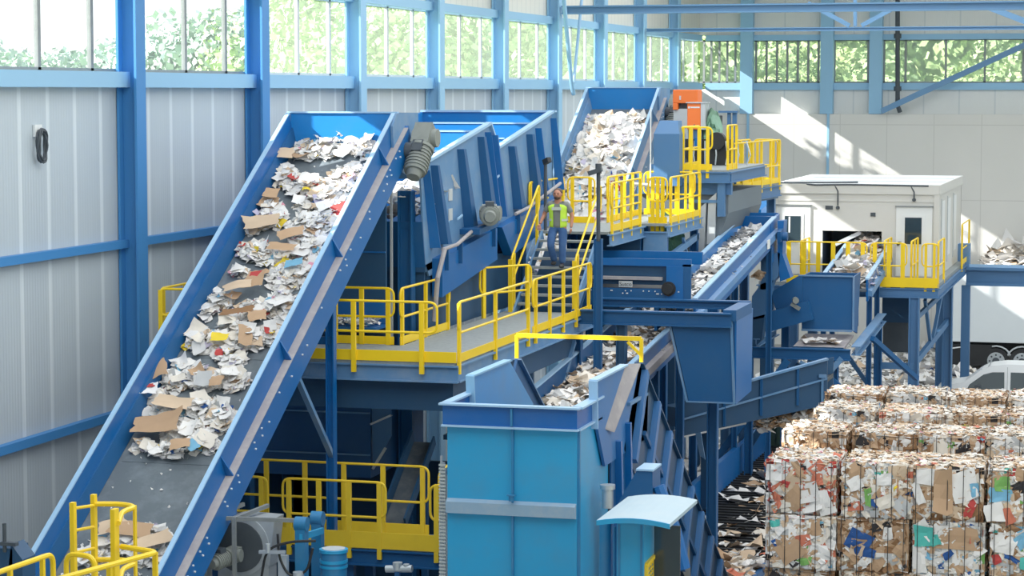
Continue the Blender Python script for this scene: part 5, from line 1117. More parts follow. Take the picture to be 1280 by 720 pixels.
# belt rising into the cabin
J0 = at(1028, 350, Y=67.5); 
tJ, qJ, LJ = troughconv('cabin_conveyor', 'blue sided belt conveyor of white paper running up into the opening of the white cabin', -9.62, -8.25, (69.6, 5.45), (77.2, 6.3), .4, .1, (.6, 2.6), .3, (BLUE, BLUE, BLUE_G), False)
heap('paper_heap', 'white paper heap riding the belt into the opening of the white cabin', 'paper scrap', 700, lambda r: (lambda x, s: qJ(-8.93 + x * .6, s, -.28 + r.random() * .55 * (1 - x * x)))(r.uniform(-1, 1), r.uniform(.2, LJ - .3)), (.2, .5), PAL_WHITE, .6, None, 15)
# right bridge beam beyond
t = thing('bridge_beam', 'thick blue beam running right from the cabin in front of the trailer top', 'beam', (-3, 83, 5))
y = 83.2; q = at(1230, 345, Y=y); zt = at(1230, 334, Y=y).z; zb = at(1230, 357, Y=y).z
MB().ibeam((-6.4, y, (zt + zb) / 2), (14, y, (zt + zb) / 2), .4, zt - zb, t=.1).build('beam', BLUE_HAZE, t)
q = at(1204, 320, Y=y); MB().box(q.x - .22, q.x + .22, y - .1, y + .5, zt, at(1204, 305, Y=y).z).build('stub_post', BLUE_G, t)
MB().box(q.x + .2, 14, y - .05, y + .0, zt, zt + .1).build('top_edge', EDGE, t)
for x in (3.0, 13.0): MB().ibeam((x, y, 0), (x, y, zb), .3, .3, (1, 0, 0), .04).build('leg', BLUE_HAZE, t)
MB().bar((-6.4, y, zb), (-6.4, y, 0.0), .3, .3, (1, 0, 0)).build('leg', BLUE_HAZE, t)
heap('paper_heap', 'pale waste paper heap lying against the rear wall above the blue beam at the right edge', 'paper scrap', 1500, lambda r: (lambda x, y: V((x, y, max(0, (4.5 if x > -7.2 else .5) * min(1, (x + 9) / 2.5) * (y - 92.5) / 8.5 + r.uniform(-.1, .25)))))(r.uniform(-8.5, 4), r.uniform(96.0, 100.7)), (.4, 1.0), [(P_W, 10), (P_W2, 4), (P_TAN, 2), (P_G, 1)], .4, None, 16)
# ================================================================ HOPPER in front of the cabin
FYH = 66.8
t = thing('feed_hopper', 'square dark blue hopper on a frame in front of the white cabin platform', 'hopper', (-9.6, FYH, 4))
hx0, hx1, hz0, hz1 = rect(1002, 1066, 412, 346, FYH); hz0, hz1 = min(hz0, hz1), max(hz0, hz1)
ty0 = at(1020, 437, Z=hz0 - .45).y; tz = hz0 - .45
hb2 = MB().box(hx0, hx1, FYH, FYH + .06, hz0, hz1).prism([(hx1, FYH + .01, hz1), (hx1, FYH + 1.5, hz1 + .02), (hx1 - .05, FYH + 1.3, hz0 - .2), (hx1, FYH + .01, hz0)], (.04, 0, 0)).box(hx0, hx1, FYH + 1.4, FYH + 1.46, hz0, hz1).prism([(hx0, FYH + .07, hz1), (hx0, FYH + 1.39, hz1), (hx0, FYH + 1.39, hz0), (hx0, FYH + .07, hz0)], (.04, 0, 0)).build('body', BLUE_D, t)
MB().prism([(hx0 - .9, FYH - .05, hz1 - .5), (hx0 - .1, FYH - .05, hz1), (hx0 + .02, FYH - .05, hz1), (hx0 + .02, FYH - .05, hz0 + .5), (hx0 - .6, FYH - .05, hz0 + .1)], (0, .045, 0)).build('side_wing', BLUE_D, t)
MB().bar((hx0 - .1, FYH - .04, hz1 + .01), (hx1, FYH - .04, hz1 + .01), .05, .04).bar((hx1 + .03, FYH - .02, hz0), (hx1 + .03, FYH - .02, hz1), .05, .06).bar((hx0, FYH - .04, hz0), (hx1, FYH - .04, hz0), .05, .06).build('edge_flange', BLUE_G, t)
MB().hexa([(hx0 - .1, ty0, tz), (hx1 - .1, ty0, tz), (hx1 - .05, FYH + .8, tz + .2), (hx0, FYH + .8, tz + .2), (hx0 - .1, ty0, tz + .06), (hx1 - .1, ty0, tz + .06), (hx1 - .05, FYH + .8, tz + .26), (hx0, FYH + .8, tz + .26)]).build('dusty_tray', DUST, t)
MB().box(hx0 - .1, hx1 - .1, ty0 - .06, ty0 - .005, tz - .2, tz + .08).build('tray_edge', BLUE_DD, t)
lo = MB().bar((hx0 - 1.0, FYH - .25, hz0 + .2), (hx0 + .3, FYH - .25, hz0 + .6), .3, .55).build('screw_trough', BLUE_D, t); q = at(994, 375, Y=FYH - .45); MB().cyl(q, q + V((.05, -.2, 0)), .09).bar(q + V((-.1, -.1, -.1)), q + V((.15, -.1, -.25)), .08, .1).build('bearing', MOTOR, lo)
fb = at(1063, 444, Y=ty0 - .2); fl_ = at(932, 441, Y=ty0 - .2); fe = at(1104, 394, X=fb.x + .1)
MB().ibeam((fl_.x, ty0 - .2, fb.z), (fb.x, ty0 - .2, fb.z), .18, .32, t=.03).build('frame', BLUE_D, t)
MB().ibeam((fb.x + .15, ty0 - .2, fb.z + .12), (fb.x + .15, 72.0, fe.z), .26, .26, t=.03).build('frame', BLUE_G, t)
q0 = at(945, 428, Y=ty0); q1 = at(970, 414, Y=ty0 + 2); MB().ibeam(q0, q1, .22, .22, t=.03).build('frame', BLUE_G, t)
for x, y, z in ((fl_.x + .1, ty0 - .15, fb.z - .1), (fb.x - .45, ty0 - .1, fb.z - .1), (fb.x + .1, 71.5, fe.z - .1), (hx0 - .6, FYH + .9, hz0)): MB().ibeam((x, y, 0), (x, y, z), .22, .22, (1, 0, 0), .03).build('leg', BLUE_D, t)
def fp(px, py): return at(px, py, Y=ty0 - .25)
MB().bar(fp(985, 450), fp(874, 604), .2, .2).build('brace', BLUE_D, t)
MB().bar(fp(990, 462) + V((0, 1.5, 0)), fp(912, 590) + V((0, 1.5, 0)), .18, .18).build('brace', BLUE_DD, t)
MB().bar(fp(1000, 452), fp(1024, 464), .08, .08).bar(fp(1036, 466), fp(1052, 448), .08, .16).build('knee_brace', BLUE_G, t)
MB().bar(fp(1080, 432) + V((0, 2, 0)), fp(1128, 494) + V((0, 4, 0)), .14, .14).build('brace', BLUE_D, t); MB().bar(fp(1036, 470), fp(1062, 494), .12, .12).build('brace', BLUE_D, t)
heap('paper_scrap', 'few torn scraps lying on the dusty tray below the square blue hopper', 'paper scrap', 14, lambda r: V((r.uniform(hx0, hx1 - .3), r.uniform(ty0 + .3, FYH - .1), tz + .2)), (.2, .45), [(P_W, 2), (P_TAN, 2)], .3, None, 17)
q = at(950, 342, Y=a1.y - .45)
t = thing('paper_clump', 'small torn tan paper clump caught on the chute under the trough conveyor head', 'paper', q)
rr = random.Random(50); mb = MB()
for k in range(5): vs, fs = sheet_verts(.3, .22, 2, .6, rr); M = rotm(rr, 1); mb.add([M @ v + q + V((rr.uniform(-.1, .1), -.1, rr.uniform(-.12, .05))) for v in vs], fs)
mb.build('scrap', P_TAN, t)
# low conveyors under the hopper
t = thing('transfer_conveyor', 'low dark blue conveyor with panelled side rising to the right under the square hopper', 'conveyor', (-10, 58, 1))
a = at(850, 520, D=56); b = at(1034, 468, D=57)
MB().prism([(a.x, a.y, a.z + .35), (b.x, b.y, b.z + .35), (b.x, b.y, b.z - .75), (a.x, a.y, a.z - .5)], (0, .08, 0)).prism([(a.x, a.y + 1.1, a.z + .3), (b.x, b.y + 1.1, b.z + .3), (b.x, b.y + 1.1, b.z - .6), (a.x, a.y + 1.1, a.z - .5)], (0, .08, 0)).build('side_panel', BLUE_DD, t)
MB().bar(a + V((0, 0, .38)), b + V((0, 0, .38)), .14, .05).bar(a + V((0, -.04, -.1)), b + V((0, -.04, -.1)), .05, .04).build('edge_flange', BLUE_G, t)
for u in (.3, .55, .8): p = a.lerp(b, u); MB().box(p.x - .03, p.x + .03, p.y - .06, p.y, p.z - .55, p.z + .35).build('stiffener', BLUE_D, t)
MB().hexa([a + V((0, .1, -.2)), b + V((0, .1, -.2)), b + V((0, 1.1, -.2)), a + V((0, 1.1, -.2)), a + V((0, .1, -.1)), b + V((0, .1, -.1)), b + V((0, 1.1, -.1)), a + V((0, 1.1, -.1))]).build('belt', BELT_D, t)
for u in (.75,): p = a.lerp(b, u); MB().bar((p.x, p.y + .5, 0), (p.x, p.y + .5, p.z - .3), .16, .16, (1, 0, 0)).build('leg', BLUE_DD, t)
q = b + V((-.1, -.1, -.05)); MB().bar(q, q + V((0, 0, -1.0)), .05, .05, (1, 0, 0)).box(q.x - .08, q.x + .1, q.y - .06, q.y, q.z - .02, q.z + .06).build('arm', BLUE_G, t)
heap('paper_scrap', 'tangle of torn paper and tan scraps lying along the low conveyor under the square hopper', 'paper scrap', 260, lambda r: (lambda u: a.lerp(b, u) + V((0, .3 + r.random() * .6 - .9 * 0, -.85 + r.uniform(-.1, .2))))(r.uniform(.5, .9)), (.12, .34), [(P_W, 4), (P_TAN, 3), (P_B, 2), (P_G, 4)], .8, None, 18)
t = thing('underframe_conveyor', 'dark low conveyor box behind the blue post under the tapered chute', 'conveyor', (-10.5, 63, 1))
a = at(862, 565, D=60); b = at(925, 545, D=62)
MB().bar(a + V((-.5, 0, .9)), b + V((.4, 0, .8)), .8, .5).build('frame', BLUE_DD, t); MB().bar(a + V((-.3, -.45, .5)), b + V((.2, -.45, .5)), .1, .22).build('torn_edge', P_G, t)
MB().box(a.x + .1, a.x + .5, a.y + 1, a.y + 1.3, 0, a.z + .7).build('leg', BLUE_DD, t)
MB().prism([(a.x + .2, a.y - .5, a.z + .75), (a.x + .35, a.y - .5, a.z + .75), (a.x + .5, a.y - .5, a.z - .1), (a.x + .36, a.y - .5, a.z)], (0, .05, 0)).build('scraper', BLUE_G, t)
t = thing('green_container', 'dark green steel container in the shade behind the sloping braces', 'container', (-9.8, 72, 0))
a = at(925, 590, Z=0) ; a = at(922, 582, D=70); b = at(985, 545, D=70)
m3 = paint('dark_green', (46, 66, 56), .6, .2)
MB().box(a.x, b.x + .6, 71, 74, 0, 1.45).build('body', m3, t); MB().box(a.x - .05, b.x + .65, 70.9, 74.1, 1.45, 1.55).build('rim', GREY_D, t)
for k in range(4): MB().box(a.x + .3 + k * .5, a.x + .4 + k * .5, 70.92, 71, .05, 1.45).build('rib', m3, t)
# ================================================================ FLOOR LITTER
def litter(name, label, n, reg, size, pal, h, seed, res=2):
    heap(name, label, 'paper scrap', n, lambda r: V((r.uniform(reg[0], reg[1]), r.uniform(reg[2], reg[3]), .03 + h * r.random())), size, pal, .3, None, seed, res)
PALF = [(P_W, 34), (P_W2, 6), (P_G, 4), (P_TAN, 1.5), (P_B, .5), (P_BL, .2)]
litter('floor_litter', 'wide spread of loose white paper on the concrete floor under the cabin platform', 5200, (-14.5, -6.8, 80, 100), (.25, .6), PALF, .12, 19)
litter('floor_litter', 'loose white paper on the floor left of the pit conveyor behind the tower', 520, (-13.6, -11.6, 55, 68), (.2, .5), PALF, .1, 20)
litter('floor_litter', 'mixed scraps of paper lying on the black slats of the pit conveyor', 190, (-11.1, -8.7, 51, 66), (.2, .6), [(P_W, 10), (P_W2, 3), (P_B, 3), (P_TAN, 3), (P_R2, 1)], .2, 22)
heap('floor_litter', 'heap of mixed paper and brown scraps at the left foot of the front bale stack', 'paper scrap', 300, lambda r: (lambda x, y: V((x, y, .1 + r.random() * .5 * max(0, 1 - abs(x + 8.9) / 1.0))))(r.uniform(-10.2, -8.55), r.uniform(47.5, 53)), (.15, .42), [(P_W, 10), (P_W2, 4), (P_B, 5), (P_TAN, 5), (P_G, 3), (P_R2, 1)], .7, None, 23)
litter('floor_litter', 'scattered white scraps on the floor behind the low conveyors and braces', 380, (-13, -9.0, 66, 80), (.2, .5), PALF, .06, 24)
# ================================================================ TRAILER + CAR
t = thing('semi_trailer', 'long pale grey box trailer parked near the rear wall, two wheels showing', 'trailer', (2, 93, 0))
ty = 93.0; a = at(1172, 425, Y=ty); zb = at(1230, 428, Y=ty).z
MB().box(a.x, a.x + 13.6, ty, ty + 2.5, zb, 4.0).build('box_body', TRAILER, t, bevel=.03)
MB().box(a.x - .02, a.x + .1, ty - .02, ty, zb - .15, 4.0).box(a.x, a.x + .35, ty - .01, ty + .1, zb - .5, zb).build('corner_post', GREY_L, t)
MB().box(a.x + .3, a.x + 13, ty + .5, ty + 2, .75, zb).box(a.x + .35, a.x + 2.1, ty + .05, ty + .15, .3, zb - .1).build('chassis', BLACK, t)
for px in (1245, 1277.5, 1311):
    w = at(px, 441, Y=ty); x = w.x
    wh = MB().cyl((x, ty + .02, .5), (x, ty + .34, .5), .5, .5, 28).build('wheel', BLACK, t)
    MB().cyl((x, ty - .01, .5), (x, ty + .02, .5), .32, .34, 28).build('rim', SILVER, wh)
    MB().cyl((x, ty - .03, .5), (x, ty, .5), .14, .14, 16).build('hub', GREY_D, wh)
    h = MB()
    for k in range(8): an = k * math.pi / 4; c = V((x + .24 * math.cos(an), ty - .012, .5 + .24 * math.sin(an))); h.cyl(c, c + V((0, -.01, 0)), .04, n=8)
    h.build('rim_holes', GREY_D, wh)
    pts = [(x + .6 * math.cos(k * math.pi / 10), ty + .1, .5 + .58 * math.sin(k * math.pi / 10)) for k in range(11)]
    MB().tube(pts, .035, 6).build('mudguard', GREY_L, t)
q = at(1183, 412, Y=ty - .01)
MB().prism([(q.x - .06, ty - .015, q.z + .2), (q.x + .26, ty - .015, q.z - .32), (q.x + .14, ty - .015, q.z - .4), (q.x - .02, ty - .015, q.z - .1)], (0, .012, 0)).build('arrow_mark', GREY_D, t)
text(t, 'TSC', (q.x - .16, ty - .012, q.z - .29), .26, (math.pi / 2, 0, 0), GREY_D)
MB().tube([(a.x + .35, ty - .02, zb - .3), (a.x + .95, ty - .02, zb - .2)], .025, 6).build('hose', WHITE, t)
# car (side view, facing left)
cy = 79.0
t = thing('car', 'silver white compact van parked between the bale stack and the trailer, facing left', 'car', (-5, cy, 0))
def cx(px): return at(px, 475, Y=cy).x
def cz(py): return at(1225, py, Y=cy).z
x0 = cx(1166)
prof = [(1168, 499), (1170, 488), (1176, 484), (1205, 478.5), (1214, 472), (1226, 463), (1238, 458), (1256, 455.5), (1285, 455.5)]
top = [(cx(a), cz(b)) for a, b in prof]
xr = top[-1][0] + 2.6
top += [(xr - .15, top[-1][1] - .05), (xr, top[-1][1] - .5)]
zl = .35
def roofw(z):  # half width shrinks upward
    return .88 - max(0, z - 1.05) * .22
mb = MB(); sec = []
for (x, z) in top: sec.append((x, z))
vs = []; fs = []
for (x, z) in sec:
    hw = roofw(z); zm = min(z, 1.05)
    vs += [V((x, cy, zl)), V((x, cy - .02 if z > .6 else cy, (zl + zm) / 2)), V((x, cy + (.0), zm)), V((x, cy + .88 - hw, z)), V((x, cy + .88 + hw, z)), V((x, cy + 1.76, zm)), V((x, cy + 1.76, zl))]
n = len(sec)
for i in range(n - 1):
    for j in range(6): fs.append((i * 7 + j, (i + 1) * 7 + j, (i + 1) * 7 + j + 1, i * 7 + j + 1))
fs.append(tuple(range(7))); fs.append(tuple(range((n - 1) * 7, n * 7)))
mb.add(vs, fs); body = mb.build('body', CAR, t)
def glassp(pts, name='side_window', m=CARGLASS, parent=t):
    P = []
    for a, b in pts:
        x, z = cx(a), cz(b); P.append((x, cy + .88 - roofw(z) - .012 - (.01 if z < 1.05 else 0), z))
    return MB().prism(P, (0, .01, 0)).build(name, m, parent)
glassp([(1208, 488), (1212, 481), (1229, 468.5), (1240, 465.5), (1255, 465), (1255.5, 485), (1222, 487.5)])
glassp([(1263, 465), (1290, 465), (1290, 486), (1263, 486)])
gw = MB().quad((cx(1206), cy + .1, cz(479)), (cx(1206), cy + 1.66, cz(479)), (cx(1236), cy + 1.5, cz(459)), (cx(1236), cy + .26, cz(459))); g = gw.build('windshield', CARGLASS, t); g.location.z += .012; g.location.x -= .012
MB().box(cx(1219), cx(1226), cy - .2, cy - .02, cz(486), cz(481)).build('side_mirror', GREY_D, t)
MB().box(cx(1247), cx(1256), cy - .03, cy, cz(492.5), cz(490.5)).build('door_handle', GREY_D, t)
MB().box(cx(1259), cx(1259) + .012, cy - .025, cy, .45, cz(458)).box(cx(1213), cx(1213) + .012, cy - .025, cy, .45, cz(488)).build('door_seam', GREY, t)
MB().prism([(cx(1170), cy - .015, cz(492)), (cx(1178), cy - .015, cz(490)), (cx(1186), cy - .015, cz(493)), (cx(1176), cy - .015, cz(496))], (0, .03, 0)).build('headlamp', CARGLASS, t)
MB().box(x0 - .05, xr - .1, cy - .03, cy, .5, .56).build('rub_strip', GREY_D, t)
for x in (cx(1168) + .75, xr - .8):
    w = MB().cyl((x, cy - .02, .31), (x, cy + .2, .31), .31, .31, 24).cyl((x, cy + 1.56, .31), (x, cy + 1.78, .31), .31, .31, 24).build('wheel', BLACK, t); MB().cyl((x, cy - .03, .31), (x, cy, .31), .2, .2, 20).build('rim', SILVER, w)

# ================================================================ BALES
BP = {
 'white': [(P_W, 40), (P_W2, 18), (P_G, 12), (P_B, 10), (P_TAN, 8), (P_LB, 2), (P_R2, 3), (P_GR, 1), (P_BL, 1), (P_K, 2)],
 'red': [(P_W, 26), (P_W2, 14), (P_R2, 22), (P_R, 6), (P_B, 10), (P_TAN, 8), (P_G, 8), (P_K, 3)],
 'brown': [(P_B, 36), (P_B2, 24), (P_TAN, 12), (P_W, 9), (P_W2, 8), (P_G, 5), (P_K, 2)],
 'mixed': [(P_B, 22), (P_W, 24), (P_W2, 12), (P_TAN, 10), (P_B2, 8), (P_G, 8), (P_R, 1), (P_BL, 1), (P_GR, 1), (P_LB, 2), (P_T, .7), (P_R2, 2), (P_Y, .5), (P_K, 2)],
}
TOPPAL = [(P_W2, 34), (P_W, 14), (P_TAN, 34), (P_B, 12), (P_G, 6), (P_P, 1.5), (P_R2, 1.5)]
BW, BD, BH = 1.25, 1.5, .93
def bale_mesh(kind, seed, accents=()):
    rr = random.Random(seed); pal = BP[kind]; mats = PAPERS; mb = MB()
    nx, ny, nz = 9, 10, 8
    def face(o, eu, ev, nu, nv, nrm, top_=False):
        pal = TOPPAL if top_ else BP[kind]
        vs = []; fs = []
        for i in range(nu + 1):
            for j in range(nv + 1):
                u, v = i / nu, j / nv
                edge = min(u, 1 - u, v, 1 - v)
                b = -.05 + .05 * min(1, edge * 5) + rr.uniform(-.018, .02)
                vs.append(o + eu * u + ev * v + nrm * b)
        mb.add(vs, [(i * (nv + 1) + j, (i + 1) * (nv + 1) + j, (i + 1) * (nv + 1) + j + 1, i * (nv + 1) + j + 1) for i in range(nu) for j in range(nv)])
        c = len(mb.m) - nu * nv
        for k in range(c, len(mb.m)): mb.m[k] = mats.index(pick(rr, pal))
        # scraps pressed flat on the face
        A = eu.length * ev.length
        for k in range(int(A * (230 if top_ else 190 if kind != 'brown' else 130))):
            s = rr.choice([rr.uniform(.04, .1), rr.uniform(.04, .1), rr.uniform(.06, .15), rr.uniform(.08, .2), rr.uniform(.16, .32) if not top_ else .1]); mg = .35 * s / max(.5, min(eu.length, ev.length)) + .01; uu, vv = rr.uniform(mg, 1 - mg), rr.uniform(mg, 1 - mg)
            sv, sf = sheet_verts(s, s * rr.uniform(.4, 1), 2, .2, rr, .25, .008 + .05 * s)
            tl = .22 if s < .15 else .07
            z = nrm; x = eu.normalized(); y = z.cross(x)
            B = Matrix((x, y, z)).transposed() @ Matrix.Rotation(rr.gauss(0, .5) if rr.random() < .6 else rr.uniform(0, 6.28), 3, 'Z') @ Matrix.Rotation(rr.gauss(0, tl), 3, 'X') @ Matrix.Rotation(rr.gauss(0, tl), 3, 'Y')
            p = o + eu * uu + ev * vv + nrm * rr.uniform(-.012, .014)
            mb.add([B @ q + p for q in sv], sf, mats.index(pick(rr, pal)))
    w, d, h = BW * .965, BD * .985, BH
    X, Y, Z = V((w, 0, 0)), V((0, d, 0)), V((0, 0, h)); O = V((-w / 2, -d / 2, 0))
    face(O, X, Z, nx, nz, V((0, -1, 0))); face(O + Y, X, Z, nx, nz, V((0, 1, 0))); face(O, Y, Z, ny, nz, V((-1, 0, 0))); face(O + X, Y, Z, ny, nz, V((1, 0, 0)))
    face(O + Z, X, Y, nx, ny, V((0, 0, 1)), True); face(O, X, Y, nx, ny, V((0, 0, -1)))
    for (u, v, s1, s2, an, m) in accents:
        sv, sf = sheet_verts(s1, s2, 3, .15, rr, .2, .012); B = Matrix((V((1, 0, 0)), V((0, 0, 1)), V((0, -1, 0)))).transposed() @ Matrix.Rotation(an, 3, 'Z')
        p = O + X * u + Z * v + V((0, -.03, 0)); mb.add([B @ q + p for q in sv], sf, mats.index(m))
    me_o = mb.build('waste_bale', mats); me = me_o.data; bpy.data.objects.remove(me_o)
    off = V((0, 0, 0)); return me
def rect_off(me):
    zs = min(v.co.z for v in me.vertices); return zs
WIRE = {}
def wire_mesh(x):
    w, d, h = BW, BD * 1.005, BH * 1.0
    mb = MB(); e = .045
    mb.tube(roundpath([(x, -d / 2 - e, 0), (x, d / 2 + e, 0), (x, d / 2 + e, h + e), (x, -d / 2 - e, h + e)], .05, 2), .007, 4, True)
    o = mb.build('baling_wire', BLACK); me = o.data; bpy.data.objects.remove(o); return me
wx = [(-.42 + .21 * k) * BW for k in range(5)]
# meshes are built about their own centre: put them back with an offset
def place_bale(me, loc, rz, label, group, wires=True):
    b = thing('waste_bale', label, 'bale', loc, group); b.rotation_euler = (0, 0, rz)
    o = bpy.data.objects.new('bale_body', me); col.objects.link(o); o.parent = b
    o.location = (0, 0, 0)
    if wires:
        for k, w in enumerate(wx):
            q = bpy.data.objects.new('baling_wire', WIRE[k]); col.objects.link(q); q.parent = b
            q.location = (w, 0, 0)
    return b
# note: MB.build shifts a free mesh to its own base centre, so bodies sit on z=0 and wires are centred
for k, x in enumerate(wx): WIRE[k] = wire_mesh(x)
TOPZ = 5 * BH
acc = {
 'r0': bale_mesh('red', 101, ((.45, .3, .4, .36, .75, P_B), (.62, .42, .34, .3, .3, P_W), (.75, .62, .18, .1, .2, P_R2), (.85, .3, .2, .34, .3, P_W))),
 'r1': bale_mesh('mixed', 102, ((.38, .38, .1, .28, .05, P_GR), (.62, .3, .3, .22, .4, P_W2), (.6, .72, .3, .2, .1, P_W), (.2, .62, .24, .22, .5, P_W), (.86, .25, .26, .3, .9, P_G))),
 'r2': bale_mesh('brown', 103, ((.2, .8, .34, .26, .0, P_W), (.1, .5, .16, .4, .4, P_W), (.72, .66, .42, .5, .3, P_W), (.82, .25, .16, .34, -.5, P_R), (.88, .6, .14, .24, .2, P_LB), (.45, .55, .3, .7, .0, P_B))),
 'r3': bale_mesh('mixed', 104, ((.2, .72, .26, .22, .1, P_GR), (.18, .52, .34, .24, .0, P_LB), (.4, .7, .2, .1, .4, P_K), (.62, .5, .5, .16, .1, P_W), (.1, .2, .3, .3, .2, P_W), (.3, .15, .16, .3, .3, P_R2))),
 's0': bale_mesh('white', 105, ((.14, .84, .16, .12, .2, P_T), (.36, .35, .42, .36, .6, P_B), (.55, .55, .24, .2, .2, P_R2), (.7, .8, .24, .26, 0, P_B))),
 's1': bale_mesh('brown', 106, ((.3, .55, .42, .36, -.5, P_BL), (.42, .38, .3, .2, -.3, P_BL), (.72, .75, .16, .2, 0, P_W), (.42, .25, .2, .2, .3, P_W))),
 's2': bale_mesh('white', 107, ((.16, .72, .32, .34, 0, P_T), (.32, .66, .16, .2, .3, P_T), (.62, .7, .8, .34, 0, P_B), (.5, .4, .2, .12, .7, P_BL), (.1, .3, .22, .5, .1, P_W))),
 's3': bale_mesh('mixed', 108, ((.2, .62, .34, .3, -.1, P_W), (.45, .7, .22, .22, .6, P_LB), (.1, .35, .16, .16, .3, P_R), (.3, .38, .26, .1, -.5, P_BL), (.5, .3, .2, .2, .1, P_T))),
 'b': bale_mesh('brown', 109), 'b2': bale_mesh('brown', 112), 'w': bale_mesh('white', 110), 'm': bale_mesh('mixed', 111),
 'n': bale_mesh('mixed', 113, ((.18, .62, .26, .24, .3, P_GR), (.3, .6, .2, .3, .2, P_W), (.5, .66, .3, .2, .2, P_LB), (.75, .6, .5, .3, .1, P_R))),
}
rows = [(955, 40.2, [['r0', 'r1', 'r2', 'r3'], ['s0', 's1', 's2', 's3'], ['b', 'b2', 'w', 's3']]),
        (976, 43.8, [['b2', 'b', 'm', 'w']]), (1015, 46.5, [['w', 'n', 'b2', 'm']]), (1029, 49.2, [['b', 'w', 'b2', 'w']])]
BL = {(0, 0, 0): 'waste bale with red and white shredded print, top left corner of the front stack', (0, 0, 1): 'mixed bale with a green wrapper, second from left in the top front layer', (0, 0, 2): 'brown cardboard bale with white sheets and red scrap, third in the top front layer', (0, 0, 3): 'waste bale with a lime green square scrap, far right of the top front layer',
      (0, 1, 0): 'white paper bale with a tilted brown cardboard square, left end of the second layer', (0, 1, 1): 'brown cardboard bale with a dark blue printed sheet on its face, second layer', (0, 1, 2): 'bale with a big turquoise scrap at its top left and white sheets below, second layer', (0, 1, 3): 'mixed bale with white, red and blue scraps, right end of the second layer',
      (0, 2, 0): 'dark brown cardboard bale at the bottom left of the picture under the white paper bale', (0, 2, 1): 'dark brown cardboard bale in the lowest visible layer under the blue printed bale', (0, 2, 2): 'white paper bale in the lowest visible layer under the turquoise marked bale', (0, 2, 3): 'mixed bale in the lowest visible layer at the right picture edge',
      (1, 0, 0): 'rounded brown cardboard bale, left end of the row just behind the front stack', (1, 0, 1): 'brown and white bale, second from left in the row just behind the front stack', (1, 0, 2): 'mixed paper bale, third from left in the row just behind the front stack', (1, 0, 3): 'white paper bale at the right picture edge in the row just behind the front stack',
      (2, 0, 0): 'white paper bale, left end of the third bale row from the front', (2, 0, 1): 'bale with green, light blue and red scraps in the third bale row from the front', (2, 0, 2): 'brown cardboard bale, third from left in the third bale row from the front', (2, 0, 3): 'mixed bale at the right picture edge in the third bale row from the front',
      (3, 0, 0): 'brown bale, left end of the rearmost bale row', (3, 0, 1): 'white paper bale, second from left in the rearmost bale row', (3, 0, 2): 'brown cardboard bale, third from left in the rearmost bale row', (3, 0, 3): 'pale bale at the right end of the rearmost bale row, in front of the car'}
rr = random.Random(77)
order = list(acc)
for ri, (px, D, top) in enumerate(rows):
    p = at(px, 580, D=D); q = at(px, 115 + (CH - TOPZ) * F / D, D=D)
    for ci in range(4):
        for li in range(5):
            z = TOPZ - BH * (li + 1)
            if li < len(top): me = acc[top[li][ci]]; lb = BL[(ri, li, ci)]; g = None; wi = True
            else:
                me = acc[order[(ci * 3 + li * 5 + ri) % len(order)]]; lb = 'waste bale hidden behind or below the visible bales of the stacks'; g = 'hidden lower bales'; wi = False
            place_bale(me, (q.x + BW * (ci + .5) + rr.uniform(-.03, .03) + (.02 if ci % 2 else 0), q.y + BD / 2 + rr.uniform(-.04, .04) + ci * .012, z), rr.uniform(-.012, .012), lb, g, wi)

# ================================================================ THE MAN ON THE STAIRS
def skinobj(name, pts, edges, mat, parent, sub=2, root=0):
    me = bpy.data.meshes.new(name); me.from_pydata([p for p, r in pts], edges, []); o = bpy.data.objects.new(name, me); col.objects.link(o)
    sk = o.modifiers.new('skin', 'SKIN'); sk.use_smooth_shade = True
    for i, (p, r) in enumerate(pts):
        sv = me.skin_vertices[0].data[i]; sv.radius = (r, r) if not isinstance(r, tuple) else r; sv.use_root = (i == root)
    ss = o.modifiers.new('sub', 'SUBSURF'); ss.levels = sub; ss.render_levels = sub
    dg = bpy.context.evaluated_depsgraph_get(); m2 = bpy.data.meshes.new_from_object(o.evaluated_get(dg))
    bpy.data.objects.remove(o); m2.name = name
    m2.materials.clear(); m2.materials.append(mat)
    for p in m2.polygons: p.use_smooth = True
    o = bpy.data.objects.new(name, m2); col.objects.link(o); o.parent = parent
    return o
ft = at(697, 333, Y=52.55)
t = thing('person', 'man in lime hi-vis vest, grey t-shirt and blue jeans walking down the yellow-railed stairs', 'person', (ft.x, 52.6, 6.95)); t.scale = (1.2, 1.15, 1.02)
# local frame: x right (viewer), -y toward viewer, z up; feet on treads
J = dict(pel=(0, 0, .93), spi=(0, -.01, 1.13), che=(0, -.01, 1.33), nek=(0, -.015, 1.5), hd=(0, -.035, 1.6), hd2=(0, -.045, 1.69), hd3=(0, -.03, 1.76),
         shL=(-.19, 0, 1.43), elL=(-.29, .02, 1.17), wrL=(-.33, -.14, .98), shR=(.19, 0, 1.43), elR=(.27, .03, 1.15), wrR=(.27, -.06, .9),
         hpL=(-.1, 0, .9), knL=(-.12, -.13, .5), anL=(-.1, .1, .12), hpR=(.1, 0, .9), knR=(.1, -.05, .48), anR=(.09, -.02, .07))
J = {k: V(v) for k, v in J.items()}
def chain(names, rads): return [(J[n], r) for n, r in zip(names, rads)]
nm = ['pel', 'spi', 'che', 'nek', 'hd', 'hd2', 'hd3', 'shL', 'elL', 'wrL', 'shR', 'elR', 'wrR', 'hpL', 'knL', 'anL', 'hpR', 'knR', 'anR']
rd = [(.15, .11), (.145, .105), (.16, .11), (.06, .06), (.075, .085), (.08, .095), (.05, .06), .06, .042, .028, .06, .042, .028, .085, .055, .04, .085, .055, .04]
